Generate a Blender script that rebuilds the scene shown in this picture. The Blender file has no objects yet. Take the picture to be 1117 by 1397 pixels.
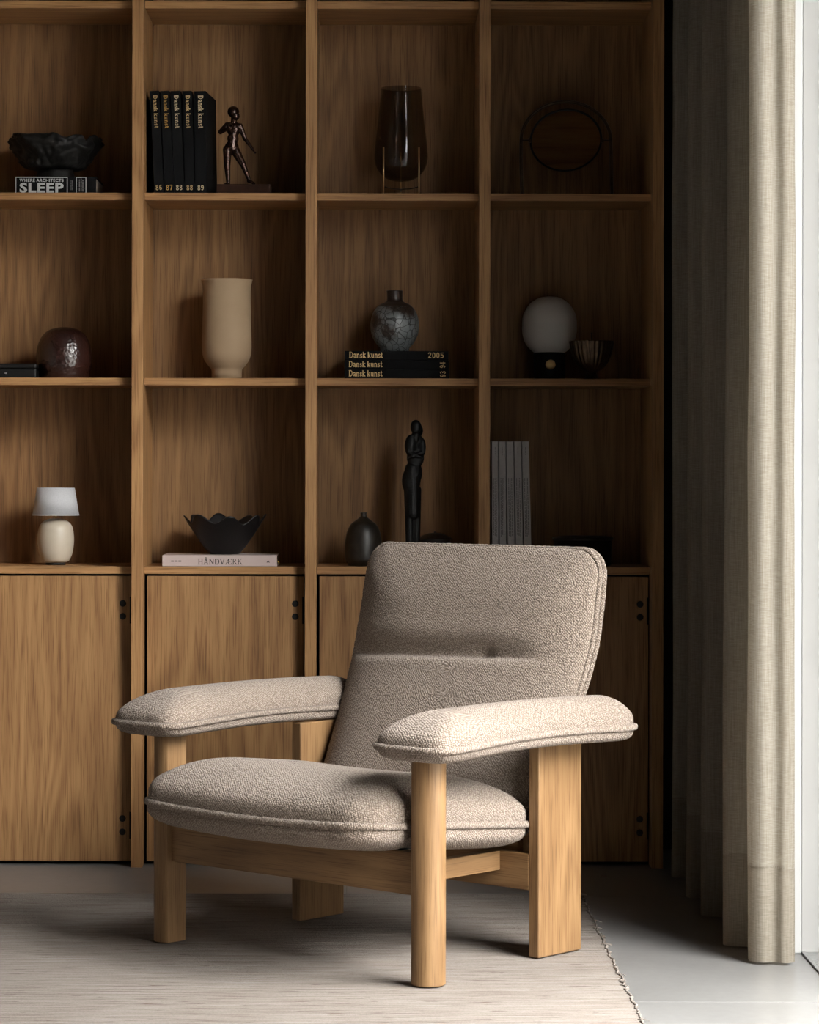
import bpy, bmesh, math, random
import numpy as np
from mathutils import Vector, Matrix, noise as mnoise

random.seed(7)
rng = np.random.default_rng(11)
SC = bpy.context.scene
COL = SC.collection
R = math.radians

# ---------------------------------------------------------------- camera
FPX, DIST, HCAM = 3699.0, 6.85, 1.017          # focal length in px (image 1117x1397), distance to the bookcase, eye height
cam_d = bpy.data.cameras.new('camera')
cam = bpy.data.objects.new('camera', cam_d)
COL.objects.link(cam)
cam.location = (0, -DIST, HCAM)
cam.rotation_euler = (R(90), R(-0.10), 0)
cam_d.sensor_fit = 'HORIZONTAL'
cam_d.sensor_width = 36.0
cam_d.lens = FPX / 1117 * 36.0
cam_d.shift_x = 52.5 / 1117
cam_d.shift_y = -63.5 / 1117
cam_d.clip_end = 200
SC.camera = cam

# ---------------------------------------------------------------- world, sun, exposure
W = bpy.data.worlds.new('world')
SC.world = W
W.use_nodes = True
bg = W.node_tree.nodes['Background']
# overcast sky: three times brighter overhead than at the horizon
_t = W.node_tree
_tc = _t.nodes.new('ShaderNodeTexCoord'); _sp = _t.nodes.new('ShaderNodeSeparateXYZ')
_mr = _t.nodes.new('ShaderNodeMapRange'); _mx = _t.nodes.new('ShaderNodeMath'); _mx.operation = 'MULTIPLY'
_mr.inputs['From Min'].default_value = 0.0; _mr.inputs['From Max'].default_value = 1.0
_mr.inputs['To Min'].default_value = 0.42; _mr.inputs['To Max'].default_value = 1.26
SKY = 48.0
_mx.inputs[1].default_value = SKY
_t.links.new(_tc.outputs['Generated'], _sp.inputs[0]); _t.links.new(_sp.outputs['Z'], _mr.inputs['Value'])
_t.links.new(_mr.outputs[0], _mx.inputs[0]); _t.links.new(_mx.outputs[0], bg.inputs['Strength'])
bg.inputs['Color'].default_value = (1.0, 0.982, 0.962, 1)

sun_d = bpy.data.lights.new('sun', 'SUN')
sun = bpy.data.objects.new('sun', sun_d)
COL.objects.link(sun)
SUN_DIR = Vector((-0.80, 1.0, -0.58))
sun.rotation_euler = SUN_DIR.to_track_quat('-Z', 'Y').to_euler()
sun.location = (4, -5, 4)
sun_d.energy = 1.6
sun_d.angle = R(13)
sun_d.color = (1.0, 0.96, 0.90)

# daylight portal in the window opening (guides sampling of the sky, adds no light of its own)
por_d = bpy.data.lights.new('window_portal', 'AREA')
por = bpy.data.objects.new('window_portal', por_d)
COL.objects.link(por)
por_d.shape = 'RECTANGLE'
por_d.size, por_d.size_y = 2.35, 3.0
por.location = (1.30, -2.70, 1.55)
por.rotation_euler = Vector((-1, 0, 0)).to_track_quat('-Z', 'Z').to_euler()
por_d.cycles.is_portal = True

SC.view_settings.view_transform = 'Standard'
SC.view_settings.look = 'None'
SC.view_settings.gamma = 1.0
SC.view_settings.use_curve_mapping = False
SC.view_settings.exposure = 0.0
try:
    SC.cycles.use_denoising = True
    SC.cycles.denoiser = 'OPENIMAGEDENOISE'
    SC.cycles.max_bounces = 10
    SC.cycles.diffuse_bounces = 5
    SC.cycles.transparent_max_bounces = 12
    SC.cycles.sample_clamp_indirect = 4.0
except Exception:
    pass


# ---------------------------------------------------------------- helpers: real positions from picture measurements
def wx(px, y): return (px - 506.0) * (DIST + y) / FPX
def wz(py, y): return HCAM - (py - 634.5) * (DIST + y) / FPX
def pm(n, y=0.12): return n * (DIST + y) / FPX


# ---------------------------------------------------------------- materials
class NT:
    def __init__(s, name):
        s.m = bpy.data.materials.new(name)
        s.m.use_nodes = True
        s.t = s.m.node_tree
        s.b = s.t.nodes['Principled BSDF']
        s.out = s.t.nodes['Material Output']
    def n(s, kind, **kw):
        nd = s.t.nodes.new(kind)
        for k, v in kw.items():
            if k in nd.inputs: nd.inputs[k].default_value = v
            else: setattr(nd, k, v)
        return nd
    def l(s, a, b): s.t.links.new(a, b)
    def math(s, op, a, b=None, c=None):
        nd = s.t.nodes.new('ShaderNodeMath'); nd.operation = op
        for i, v in enumerate((a, b, c)):
            if v is None: continue
            if isinstance(v, (int, float)): nd.inputs[i].default_value = v
            else: s.l(v, nd.inputs[i])
        return nd.outputs[0]
    def ramp(s, fac, stops):
        nd = s.t.nodes.new('ShaderNodeValToRGB')
        cr = nd.color_ramp
        while len(cr.elements) < len(stops): cr.elements.new(0.5)
        for e, (p, c) in zip(cr.elements, stops):
            e.position = p; e.color = (*c, 1)
        s.l(fac, nd.inputs[0])
        return nd.outputs[0]
    def mix(s, fac, a, b, blend='MIX'):
        nd = s.t.nodes.new('ShaderNodeMix'); nd.data_type = 'RGBA'; nd.blend_type = blend
        for sock, v in ((nd.inputs[0], fac), (nd.inputs[6], a), (nd.inputs[7], b)):
            if isinstance(v, (int, float)): sock.default_value = v
            elif isinstance(v, tuple): sock.default_value = (*v, 1)
            else: s.l(v, sock)
        return nd.outputs[2]
    def coords(s, scale=(1, 1, 1), rand=True, rot=(0, 0, 0)):
        tc = s.n('ShaderNodeTexCoord'); src = tc.outputs['Object']
        if rand:
            oi = s.n('ShaderNodeObjectInfo')
            mu = s.math('MULTIPLY', oi.outputs['Random'], 13.7)
            cx = s.n('ShaderNodeCombineXYZ')
            for i in range(3): s.l(mu, cx.inputs[i])
            ad = s.n('ShaderNodeVectorMath', operation='ADD')
            s.l(src, ad.inputs[0]); s.l(cx.outputs[0], ad.inputs[1]); src = ad.outputs[0]
        mp = s.n('ShaderNodeMapping')
        mp.inputs['Scale'].default_value = scale
        mp.inputs['Rotation'].default_value = rot
        s.l(src, mp.inputs[0])
        return mp.outputs[0]
    def noise(s, vec, scale, detail=4, rough=0.55, dist=0.0):
        nd = s.n('ShaderNodeTexNoise')
        nd.inputs['Scale'].default_value = scale
        nd.inputs['Detail'].default_value = detail
        nd.inputs['Roughness'].default_value = rough
        nd.inputs['Distortion'].default_value = dist
        if vec is not None: s.l(vec, nd.inputs['Vector'])
        return nd.outputs['Fac']
    def bump(s, h, strength, dist, prev=None):
        nd = s.n('ShaderNodeBump')
        nd.inputs['Strength'].default_value = strength
        nd.inputs['Distance'].default_value = dist
        s.l(h, nd.inputs['Height'])
        if prev is not None: s.l(prev, nd.inputs['Normal'])
        s.l(nd.outputs[0], s.b.inputs['Normal'])
        return nd.outputs[0]
    def set(s, **kw):
        for k, v in kw.items():
            key = k.replace('_', ' ')
            inp = s.b.inputs[key]
            inp.default_value = (*v, 1) if isinstance(v, tuple) and len(v) == 3 else v
        return s


def plain(name, col, rough=0.5, metal=0.0, spec=0.5, var=0.0, vscale=30, bump=0.0, bdist=0.001, coat=0.0):
    t = NT(name)
    t.set(Base_Color=col, Roughness=rough, Metallic=metal, Specular_IOR_Level=spec)
    if coat: t.set(Coat_Weight=coat, Coat_Roughness=0.15)
    if var or bump:
        v = t.coords()
        nz = t.noise(v, vscale, 5)
        if var:
            dk = tuple(c * (1 - var) for c in col); lt = tuple(min(1, c * (1 + var)) for c in col)
            t.l(t.ramp(nz, [(0.3, dk), (0.7, lt)]), t.b.inputs['Base Color'])
        if bump: t.bump(nz, bump, bdist)
    return t.m


def oak(name, axis, dark, light, rough=0.5, fig=1.0):
    """Oak: long grain along one local axis, cathedral figure from contour lines of a stretched noise, fine pores."""
    t = NT(name)
    a = 'XYZ'.index(axis)
    def sc(along, across):
        v = [across] * 3; v[a] = along
        return tuple(v)
    vbig = t.coords(sc(0.55, 5.0))
    big = t.noise(vbig, 1.0, 2, 0.5, 0.3)
    rings = t.math('SINE', t.math('MULTIPLY', big, 95.0 * fig))
    rings = t.math('MULTIPLY_ADD', rings, 0.5, 0.5)
    vst = t.coords(sc(1.2, 55.0))
    streak = t.noise(vst, 1.0, 5, 0.65)
    vp = t.coords(sc(9.0, 420.0))
    pores = t.noise(vp, 1.0, 2, 0.6)
    tone = t.noise(t.coords(sc(0.25, 2.2)), 1.0, 2)
    f = t.math('MULTIPLY', rings, 0.20)
    f = t.math('MULTIPLY_ADD', streak, 0.55, f)
    f = t.math('MULTIPLY_ADD', tone, 0.42, f)
    f = t.math('MULTIPLY_ADD', pores, 0.22, f)
    mid = tuple((d + l) / 2 for d, l in zip(dark, light))
    col = t.ramp(f, [(0.44, dark), (0.66, mid), (0.90, light)])
    pr = t.ramp(pores, [(0.32, (0.52, 0.45, 0.38)), (0.48, (1, 1, 1))])
    t.l(t.mix(0.75, col, pr, 'MULTIPLY'), t.b.inputs['Base Color'])
    t.set(Roughness=rough, Specular_IOR_Level=0.35)
    t.bump(pores, 0.25, 0.0006)
    return t.m


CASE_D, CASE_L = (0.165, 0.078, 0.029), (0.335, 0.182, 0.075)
M = {}
def tone(c, k): return tuple(x * k for x in c)
M['oak_z'] = oak('oak_vertical_lit', 'Z', tone(CASE_D, 1.30), tone(CASE_L, 1.22), 0.55)     # same oak, colour lightened to imitate light on the uprights
M['oak_x'] = oak('oak_horizontal_lit', 'X', tone(CASE_D, 1.30), tone(CASE_L, 1.22), 0.55)  # lightened likewise, imitating light on the shelf fronts
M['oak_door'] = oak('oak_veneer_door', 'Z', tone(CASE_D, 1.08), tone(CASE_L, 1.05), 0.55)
M['oak_back'] = oak('oak_back_shaded', 'Z', tone(CASE_D, 0.80), tone(CASE_L, 0.80), 0.6)  # same oak, colour darkened to imitate shade inside the bays
CH_D, CH_L = (0.138, 0.072, 0.0288), (0.24, 0.1392, 0.063)
M['chair_z'] = oak('chair_oak_vertical', 'Z', CH_D, CH_L, 0.5, 0.8)
M['chair_x'] = oak('chair_oak_along_x', 'X', CH_D, CH_L, 0.5, 0.8)
M['chair_y'] = oak('chair_oak_along_y', 'Y', CH_D, CH_L, 0.5, 0.8)
M['black'] = plain('matt_black', (0.008, 0.007, 0.006), 0.7, var=0.2)
M['gap'] = plain('dark_recess', (0.004, 0.004, 0.004), 0.9)
M['black_ceramic'] = plain('black_ceramic', (0.007, 0.006, 0.006), 0.42, spec=0.35, bump=0.25, vscale=60, bdist=0.002)
M['black_satin'] = plain('black_satin', (0.004, 0.004, 0.004), 0.45, spec=0.3)
M['black_rough'] = plain('black_charred_wood', (0.004, 0.0035, 0.003), 0.6, spec=0.25, bump=0.6, vscale=45, bdist=0.004, var=0.3)
M['black_cloth'] = plain('black_book_cloth', (0.0035, 0.0035, 0.004), 0.8, spec=0.12, bump=0.3, vscale=900, bdist=0.0004)
M['paper'] = plain('paper_edges', (0.33, 0.3, 0.252), 0.9)
M['gold'] = plain('gold_foil', (0.675, 0.468, 0.216), 0.5, 0.15)
M['gold_dark'] = plain('worn_gold_foil', (0.5208, 0.3024, 0.0756), 0.5, 0.15)
M['gold_pale'] = plain('pale_gold_foil', (0.666, 0.522, 0.324), 0.5, 0.15)
M['white_ink'] = plain('white_ink', (0.465, 0.465, 0.465), 0.7)
M['grey_ink'] = plain('grey_ink', (0.10, 0.10, 0.10), 0.7)
M['dark_ink'] = plain('dark_ink', (0.02, 0.018, 0.018), 0.7)
M['mid_ink'] = plain('mid_grey_ink', (0.162, 0.15, 0.15), 0.8)
M['pink_cloth'] = plain('pale_pink_book_cloth', (0.45, 0.36, 0.3375), 0.8, bump=0.2, vscale=700, bdist=0.0004)
M['grey_paper'] = plain('pale_grey_cover', (0.42, 0.3937, 0.3832), 0.8, var=0.04, vscale=80)
M['yellow_ribbon'] = plain('yellow_ribbon', (0.33, 0.198, 0.018), 0.6)
M['brass'] = plain('brushed_brass', (0.675, 0.435, 0.195), 0.35, 0.9, bump=0.1, vscale=200)
M['dark_bronze'] = plain('dark_bronze', (0.085, 0.056, 0.034), 0.28, 0.85, var=0.35, vscale=60)
M['bronze_fig'] = plain('bronze_patina', (0.034, 0.014, 0.008), 0.25, 0.5, var=0.4, vscale=70, bump=0.15, bdist=0.001)
M['base_wood'] = plain('reddish_wood', (0.026, 0.009, 0.004), 0.8, spec=0.2, var=0.3, vscale=40)
M['bottle'] = plain('mottled_black_glaze', (0.017, 0.013, 0.009), 0.40, var=0.75, vscale=55, bump=0.3, bdist=0.0015)
M['dark_bowl'] = plain('dark_brown_lacquer', (0.010, 0.006, 0.004), 0.4, var=0.3)
M['opal'] = plain('opal_glass', (0.576, 0.5472, 0.5088), 0.35, spec=0.3)
M['cream'] = plain('cream_glaze', (0.4356, 0.3762, 0.297), 0.42, var=0.05, vscale=25, bump=0.1, bdist=0.002)
M['rubber'] = plain('webbing', (0.010, 0.010, 0.011), 0.9)


def m_brown():
    t = NT('brown_glaze')
    v = t.coords()
    nz = t.noise(v, 14, 5, 0.6)
    t.l(t.ramp(nz, [(0.3, (0.009, 0.003, 0.0025)), (0.7, (0.028, 0.009, 0.006))]), t.b.inputs['Base Color'])
    t.set(Roughness=0.27, Specular_IOR_Level=0.6)
    vo = t.n('ShaderNodeTexVoronoi'); vo.inputs['Scale'].default_value = 120; t.l(v, vo.inputs['Vector'])
    t.bump(vo.outputs['Distance'], 0.35, 0.003)
    return t.m
M['brown'] = m_brown()


def m_sand():
    t = NT('sand_stoneware')
    v = t.coords()
    nz = t.noise(v, 8, 5)
    t.l(t.ramp(nz, [(0.3, (0.2808, 0.1911, 0.1131)), (0.7, (0.3276, 0.2301, 0.1404))]), t.b.inputs['Base Color'])
    t.set(Roughness=0.8)
    wv = t.n('ShaderNodeTexWave'); wv.bands_direction = 'Z'
    wv.inputs['Scale'].default_value = 150; wv.inputs['Distortion'].default_value = 1.5
    t.l(v, wv.inputs['Vector'])
    t.bump(wv.outputs['Fac'], 0.2, 0.0006)
    return t.m
M['sand'] = m_sand()


def m_crackle():
    t = NT('crackle_glaze')
    v = t.coords()
    vo = t.n('ShaderNodeTexVoronoi'); vo.feature = 'DISTANCE_TO_EDGE'
    vo.inputs['Scale'].default_value = 62
    dv = t.n('ShaderNodeTexNoise'); dv.inputs['Scale'].default_value = 9
    t.l(v, dv.inputs['Vector'])
    vm = t.n('ShaderNodeMix'); vm.data_type = 'VECTOR'; vm.inputs[0].default_value = 0.05
    t.l(v, vm.inputs[4]); t.l(dv.outputs['Color'], vm.inputs[5])
    t.l(vm.outputs[1], vo.inputs['Vector'])
    patch = t.noise(v, 16, 5, 0.65)
    glaze = t.ramp(patch, [(0.40, (0.0336, 0.0192, 0.01248)), (0.50, (0.1632, 0.1776, 0.1824)), (0.72, (0.2496, 0.2688, 0.2736))])
    line = t.ramp(vo.outputs['Distance'], [(0.015, (0.10, 0.09, 0.08)), (0.06, (1, 1, 1))])
    sep = t.n('ShaderNodeSeparateXYZ'); tc = t.n('ShaderNodeTexCoord'); t.l(tc.outputs['Object'], sep.inputs[0])
    neck = t.math('GREATER_THAN', sep.outputs[2], 0.117)
    c = t.mix(1.0, glaze, line, 'MULTIPLY')
    t.l(t.mix(neck, c, (0.030, 0.018, 0.014)), t.b.inputs['Base Color'])
    t.set(Roughness=0.33)
    return t.m
M['crackle'] = m_crackle()


def m_glass(name, col, density=0.0, rough=0.02):
    """Thin sheet of glass: clear or smoked transmission with a Fresnel reflection."""
    m = bpy.data.materials.new(name); m.use_nodes = True
    t = m.node_tree; t.nodes.clear()
    o = t.nodes.new('ShaderNodeOutputMaterial'); mx = t.nodes.new('ShaderNodeMixShader')
    tr = t.nodes.new('ShaderNodeBsdfTransparent'); gl = t.nodes.new('ShaderNodeBsdfGlossy')
    lw = t.nodes.new('ShaderNodeLayerWeight'); lw.inputs['Blend'].default_value = 0.5
    pw = t.nodes.new('ShaderNodeMath'); pw.operation = 'POWER'; pw.inputs[1].default_value = 5.0
    fr = t.nodes.new('ShaderNodeMath'); fr.operation = 'MULTIPLY_ADD'; fr.inputs[1].default_value = 0.96; fr.inputs[2].default_value = 0.04
    t.links.new(lw.outputs['Facing'], pw.inputs[0]); t.links.new(pw.outputs[0], fr.inputs[0])
    tr.inputs['Color'].default_value = (*col, 1); gl.inputs['Roughness'].default_value = rough
    t.links.new(fr.outputs[0], mx.inputs[0]); t.links.new(tr.outputs[0], mx.inputs[1])
    t.links.new(gl.outputs[0], mx.inputs[2]); t.links.new(mx.outputs[0], o.inputs[0])
    return m
M['pane'] = m_glass('window_glass', (0.97, 0.98, 0.98))
M['smoked'] = m_glass('smoked_glass', (0.52, 0.48, 0.445), rough=0.04)
M['mirror'] = plain('mirror_silver', (0.80, 0.77, 0.72), 0.06, 1.0)


def m_boucle():
    t = NT('boucle_wool')
    at = t.n('ShaderNodeAttribute'); at.attribute_name = 'weave'
    mp = t.n('ShaderNodeMapping'); mp.inputs['Rotation'].default_value = (0, 0, R(33)); mp.inputs['Scale'].default_value = (1, 0.72, 1)
    t.l(at.outputs['Vector'], mp.inputs[0]); v = mp.outputs[0]
    nzv = t.n('ShaderNodeTexNoise'); nzv.inputs['Scale'].default_value = 60; t.l(v, nzv.inputs['Vector'])
    wv = t.n('ShaderNodeVectorMath', operation='MULTIPLY_ADD')
    wv.inputs[1].default_value = (0.0035, 0.0035, 0); t.l(nzv.outputs['Color'], wv.inputs[0]); t.l(v, wv.inputs[2])
    vo = t.n('ShaderNodeTexVoronoi'); vo.voronoi_dimensions = '2D'; vo.inputs['Scale'].default_value = 285
    vo.inputs['Randomness'].default_value = 0.55
    t.l(wv.outputs[0], vo.inputs['Vector'])
    fine = t.noise(v, 700, 2, 0.6)
    d = vo.outputs['Distance']
    h = t.math('SUBTRACT', 1.0, d)
    h2 = t.math('MULTIPLY_ADD', fine, 0.35, h)
    rc = t.n('ShaderNodeSeparateColor'); t.l(vo.outputs['Color'], rc.inputs[0])
    h3 = t.math('MULTIPLY_ADD', rc.outputs[0], 0.16, h2)
    col = t.ramp(t.math('MULTIPLY', h3, 0.7), [(0.48, (0.1587, 0.1222, 0.0966)), (0.7, (0.2727, 0.2203, 0.1812)), (0.88, (0.392, 0.3319, 0.2807))])
    t.l(col, t.b.inputs['Base Color'])
    t.set(Roughness=0.95, Specular_IOR_Level=0.15, Sheen_Weight=0.1)
    t.bump(h3, 0.9, 0.0030)
    return t.m
M['boucle'] = m_boucle()


def m_linen():
    t = NT('linen_cloth')
    v1 = t.coords((60, 60, 900), rand=False); v2 = t.coords((700, 700, 14), rand=False)
    a = t.noise(v1, 1.0, 3, 0.6); b = t.noise(v2, 1.0, 3, 0.6)
    ab = t.math('ADD', a, b)
    col = t.ramp(t.math('MULTIPLY', ab, 0.5), [(0.36, (0.3074, 0.2706, 0.2159)), (0.62, (0.4919, 0.4536, 0.3881))])
    t.l(col, t.b.inputs['Base Color'])
    t.set(Roughness=0.9, Specular_IOR_Level=0.1)
    nb = t.bump(ab, 0.25, 0.001)
    tl = t.n('ShaderNodeBsdfTranslucent'); t.l(col, tl.inputs['Color'])
    mx = t.n('ShaderNodeMixShader'); mx.inputs[0].default_value = 0.62
    t.l(t.b.outputs[0], mx.inputs[1]); t.l(tl.outputs[0], mx.inputs[2]); t.l(mx.outputs[0], t.out.inputs[0])
    return t.m
M['linen'] = m_linen()


def m_linen_hem():
    t = NT('linen_hem')
    v1 = t.coords((60, 60, 900), rand=False); v2 = t.coords((700, 700, 14), rand=False)
    ab = t.math('ADD', t.noise(v1, 1.0, 3, 0.6), t.noise(v2, 1.0, 3, 0.6))
    col = t.ramp(t.math('MULTIPLY', ab, 0.5), [(0.36, (0.2501, 0.2147, 0.1684)), (0.62, (0.3965, 0.3575, 0.2989))])
    t.l(col, t.b.inputs['Base Color'])
    t.set(Roughness=0.9, Specular_IOR_Level=0.1)
    t.bump(ab, 0.25, 0.001)
    tl = t.n('ShaderNodeBsdfTranslucent'); t.l(col, tl.inputs['Color'])
    mx = t.n('ShaderNodeMixShader'); mx.inputs[0].default_value = 0.55
    t.l(t.b.outputs[0], mx.inputs[1]); t.l(tl.outputs[0], mx.inputs[2]); t.l(mx.outputs[0], t.out.inputs[0])
    return t.m
M['linen_hem'] = m_linen_hem()


def m_rug():
    t = NT('handwoven_wool')
    v = t.coords((5.5, 330, 1), rand=False)
    a = t.noise(v, 1.0, 4, 0.62)
    v2 = t.coords((11, 170, 1), rand=False)
    b = t.noise(v2, 1.0, 3, 0.6)
    f = t.coords((260, 260, 260), rand=False)
    c = t.noise(f, 1.0, 2)
    base = t.ramp(a, [(0.30, (0.1109, 0.0821, 0.06435)), (0.46, (0.1864, 0.1598, 0.1398)), (0.66, (0.2441, 0.2219, 0.2019))])
    fleck = t.ramp(b, [(0.31, (0.36, 0.25, 0.19)), (0.39, (1, 1, 1))])
    col = t.mix(0.8, base, fleck, 'MULTIPLY')
    col = t.mix(0.35, col, t.ramp(c, [(0.3, (0.6, 0.58, 0.56)), (0.7, (1.0, 1.0, 1.0))]), 'MULTIPLY')
    t.l(col, t.b.inputs['Base Color'])
    t.set(Roughness=0.95, Specular_IOR_Level=0.1)
    t.bump(t.math('ADD', a, c), 0.6, 0.003)
    return t.m
M['rug'] = m_rug()


def m_floor():
    t = NT('polished_concrete_tile')
    v = t.coords()
    a = t.noise(v, 1.6, 6, 0.6, 0.4); b = t.noise(v, 45, 4, 0.6)
    sp = t.noise(v, 150, 2, 0.7)
    f = t.math('MULTIPLY_ADD', b, 0.35, t.math('MULTIPLY', a, 0.50))
    f = t.math('MULTIPLY_ADD', sp, 0.15, f)
    t.l(t.ramp(f, [(0.35, (0.1358, 0.1313, 0.1268)), (0.65, (0.1811, 0.1765, 0.172))]), t.b.inputs['Base Color'])
    t.l(t.ramp(a, [(0.3, (0.26,) * 3), (0.7, (0.38,) * 3)]), t.b.inputs['Roughness'])
    t.set(Specular_IOR_Level=0.5)
    t.bump(b, 0.08, 0.001)
    return t.m
M['tile'] = m_floor()
M['grout'] = plain('pale_grout', (0.288, 0.276, 0.264), 0.9)
M['plaster'] = plain('white_plaster', (0.345, 0.340, 0.330), 0.9, var=0.03, vscale=6, bump=0.1, bdist=0.003)
M['grey_wall'] = plain('grey_plaster', (0.042, 0.0408, 0.0396), 0.95, var=0.05, vscale=4, bump=0.1, bdist=0.003)
M['ceil'] = plain('ceiling_paint', (0.06, 0.0588, 0.057), 0.95)
M['white_paint'] = plain('white_paint', (0.4128, 0.4128, 0.4104), 0.6)
M['left_wall'] = plain('pale_plaster', (0.40, 0.385, 0.36), 0.95, var=0.04, vscale=4)
M['grille'] = plain('grille_metal', (0.40, 0.40, 0.40), 0.4, 0.7)
M['terrace'] = plain('terrace_stone', (0.252, 0.246, 0.234), 0.9, var=0.1, vscale=2)
M['frame'] = plain('window_frame', (0.05, 0.05, 0.05), 0.5)


# ---------------------------------------------------------------- mesh helpers
def link(name, me, mat, parent=None, smooth=False, loc=(0, 0, 0), rot=(0, 0, 0)):
    o = bpy.data.objects.new(name, me)
    COL.objects.link(o)
    if mat is not None:
        me.materials.clear(); me.materials.append(mat)
    if smooth:
        me.polygons.foreach_set('use_smooth', [True] * len(me.polygons))
    o.parent = parent
    o.location = loc; o.rotation_euler = rot
    return o

def me_from(name, v, f):
    me = bpy.data.meshes.new(name)
    me.from_pydata([tuple(map(float, p)) for p in v], [], [tuple(map(int, q)) for q in f])
    me.update()
    return me

def finish(bm, name, merge=0.0):
    if merge: bmesh.ops.remove_doubles(bm, verts=bm.verts, dist=merge)
    bmesh.ops.recalc_face_normals(bm, faces=bm.faces)
    me = bpy.data.meshes.new(name)
    bm.to_mesh(me); bm.free()
    return me

def add_box(bm, lo, hi, bevel=0.0):
    lo, hi = Vector(lo), Vector(hi)
    r = bmesh.ops.create_cube(bm, size=1.0)
    c, s = (lo + hi) / 2, hi - lo
    for v in r['verts']:
        v.co = Vector((v.co.x * s.x, v.co.y * s.y, v.co.z * s.z)) + c
    if bevel:
        es = list({e for v in r['verts'] for e in v.link_edges})
        bmesh.ops.bevel(bm, geom=es, offset=bevel, segments=2, profile=0.5, affect='EDGES')

def box(name, lo, hi, mat, parent=None, bevel=0.0, centre=True):
    """One box; its origin sits at its middle so textures and copies behave."""
    lo, hi = Vector(lo), Vector(hi)
    c = (lo + hi) / 2 if centre else Vector((0, 0, 0))
    bm = bmesh.new(); add_box(bm, lo - c, hi - c, bevel)
    return link(name, finish(bm, name), mat, parent, loc=c)

def lathe_me(name, prof, seg=64, fn=None, closed=False):
    """Revolve (r, z) pairs; fn(angle, i, r, z) may return a changed (r, z)."""
    v, f = [], []
    n = len(prof)
    for i, (r, z) in enumerate(prof):
        for k in range(seg):
            a = 2 * math.pi * k / seg
            rr, zz = fn(a, i, r, z) if fn else (r, z)
            v.append((rr * math.cos(a), rr * math.sin(a), zz))
    rows = n if closed else n - 1
    for i in range(rows):
        j = (i + 1) % n
        for k in range(seg):
            q = (k + 1) % seg
            f.append((i * seg + k, i * seg + q, j * seg + q, j * seg + k))
    bm = bmesh.new(); me = me_from(name, v, f); bm.from_mesh(me); bpy.data.meshes.remove(me)
    bmesh.ops.remove_doubles(bm, verts=bm.verts, dist=1e-5)
    return finish(bm, name)

def curve_pts(pts, n=60, closed=False):
    """Catmull-Rom through the points, n samples by arc length."""
    P = [np.array(p, float) for p in pts]; m = len(P); out = []
    segs = m if closed else m - 1
    for i in range(segs):
        if closed: p0, p1, p2, p3 = P[(i - 1) % m], P[i], P[(i + 1) % m], P[(i + 2) % m]
        else: p0, p1, p2, p3 = P[max(i - 1, 0)], P[i], P[i + 1], P[min(i + 2, m - 1)]
        for t in np.linspace(0, 1, 16, endpoint=False):
            out.append(0.5 * ((2 * p1) + (-p0 + p2) * t + (2 * p0 - 5 * p1 + 4 * p2 - p3) * t * t + (-p0 + 3 * p1 - 3 * p2 + p3) * t ** 3))
    out.append(P[0] if closed else P[-1])
    out = np.array(out)
    d = np.r_[0, np.cumsum(np.linalg.norm(np.diff(out, axis=0), axis=1))]
    s = np.linspace(0, d[-1], n, endpoint=not closed)
    return np.stack([np.interp(s, d, out[:, k]) for k in range(out.shape[1])], 1)

def tube_me(name, pts, r, seg=8, closed=False, jit=0.0):
    P = np.array(pts, float); n = len(P)
    v, f = [], []
    rr = r if hasattr(r, '__len__') else [r] * n
    up = None
    for i in range(n):
        if closed: t = P[(i + 1) % n] - P[(i - 1) % n]
        else: t = P[min(i + 1, n - 1)] - P[max(i - 1, 0)]
        t = t / (np.linalg.norm(t) + 1e-12)
        if up is None:
            up = np.array((0, 0, 1.0)) if abs(t[2]) < 0.9 else np.array((1.0, 0, 0))
        up = up - t * np.dot(up, t); up /= np.linalg.norm(up)
        s = np.cross(t, up)
        for k in range(seg):
            a = 2 * math.pi * k / seg
            q = rr[i] * (1 + jit * random.uniform(-1, 1))
            v.append(P[i] + q * (math.cos(a) * up + math.sin(a) * s))
    for i in range(n if closed else n - 1):
        j = (i + 1) % n
        for k in range(seg):
            q = (k + 1) % seg
            f.append((i * seg + k, i * seg + q, j * seg + q, j * seg + k))
    if not closed:
        f.append(tuple(range(seg - 1, -1, -1))); f.append(tuple((n - 1) * seg + k for k in range(seg)))
    return me_from(name, v, f)

def prism_me(name, outline, z0, z1, bevel=0.0):
    bm = bmesh.new()
    vs = [bm.verts.new((x, y, z0)) for x, y in outline]
    fc = bm.faces.new(vs)
    r = bmesh.ops.extrude_face_region(bm, geom=[fc])
    for g in r['geom']:
        if isinstance(g, bmesh.types.BMVert): g.co.z = z1
    if bevel:
        es = [e for e in bm.edges if abs(e.verts[0].co.z - e.verts[1].co.z) < 1e-6]
        bmesh.ops.bevel(bm, geom=es, offset=bevel, segments=2, profile=0.5, affect='EDGES')
    return finish(bm, name)

def tag(o, label, cat, group=None):
    o['label'] = label; o['category'] = cat
    if group: o['group'] = group
    return o

def empty(name, loc, label, cat, group=None, rot=(0, 0, 0)):
    o = bpy.data.objects.new(name, None)
    COL.objects.link(o)
    o.location = loc; o.rotation_euler = rot; o.empty_display_size = 0.1
    return tag(o, label, cat, group)

def struct(o):
    o['kind'] = 'structure'
    return o


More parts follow.
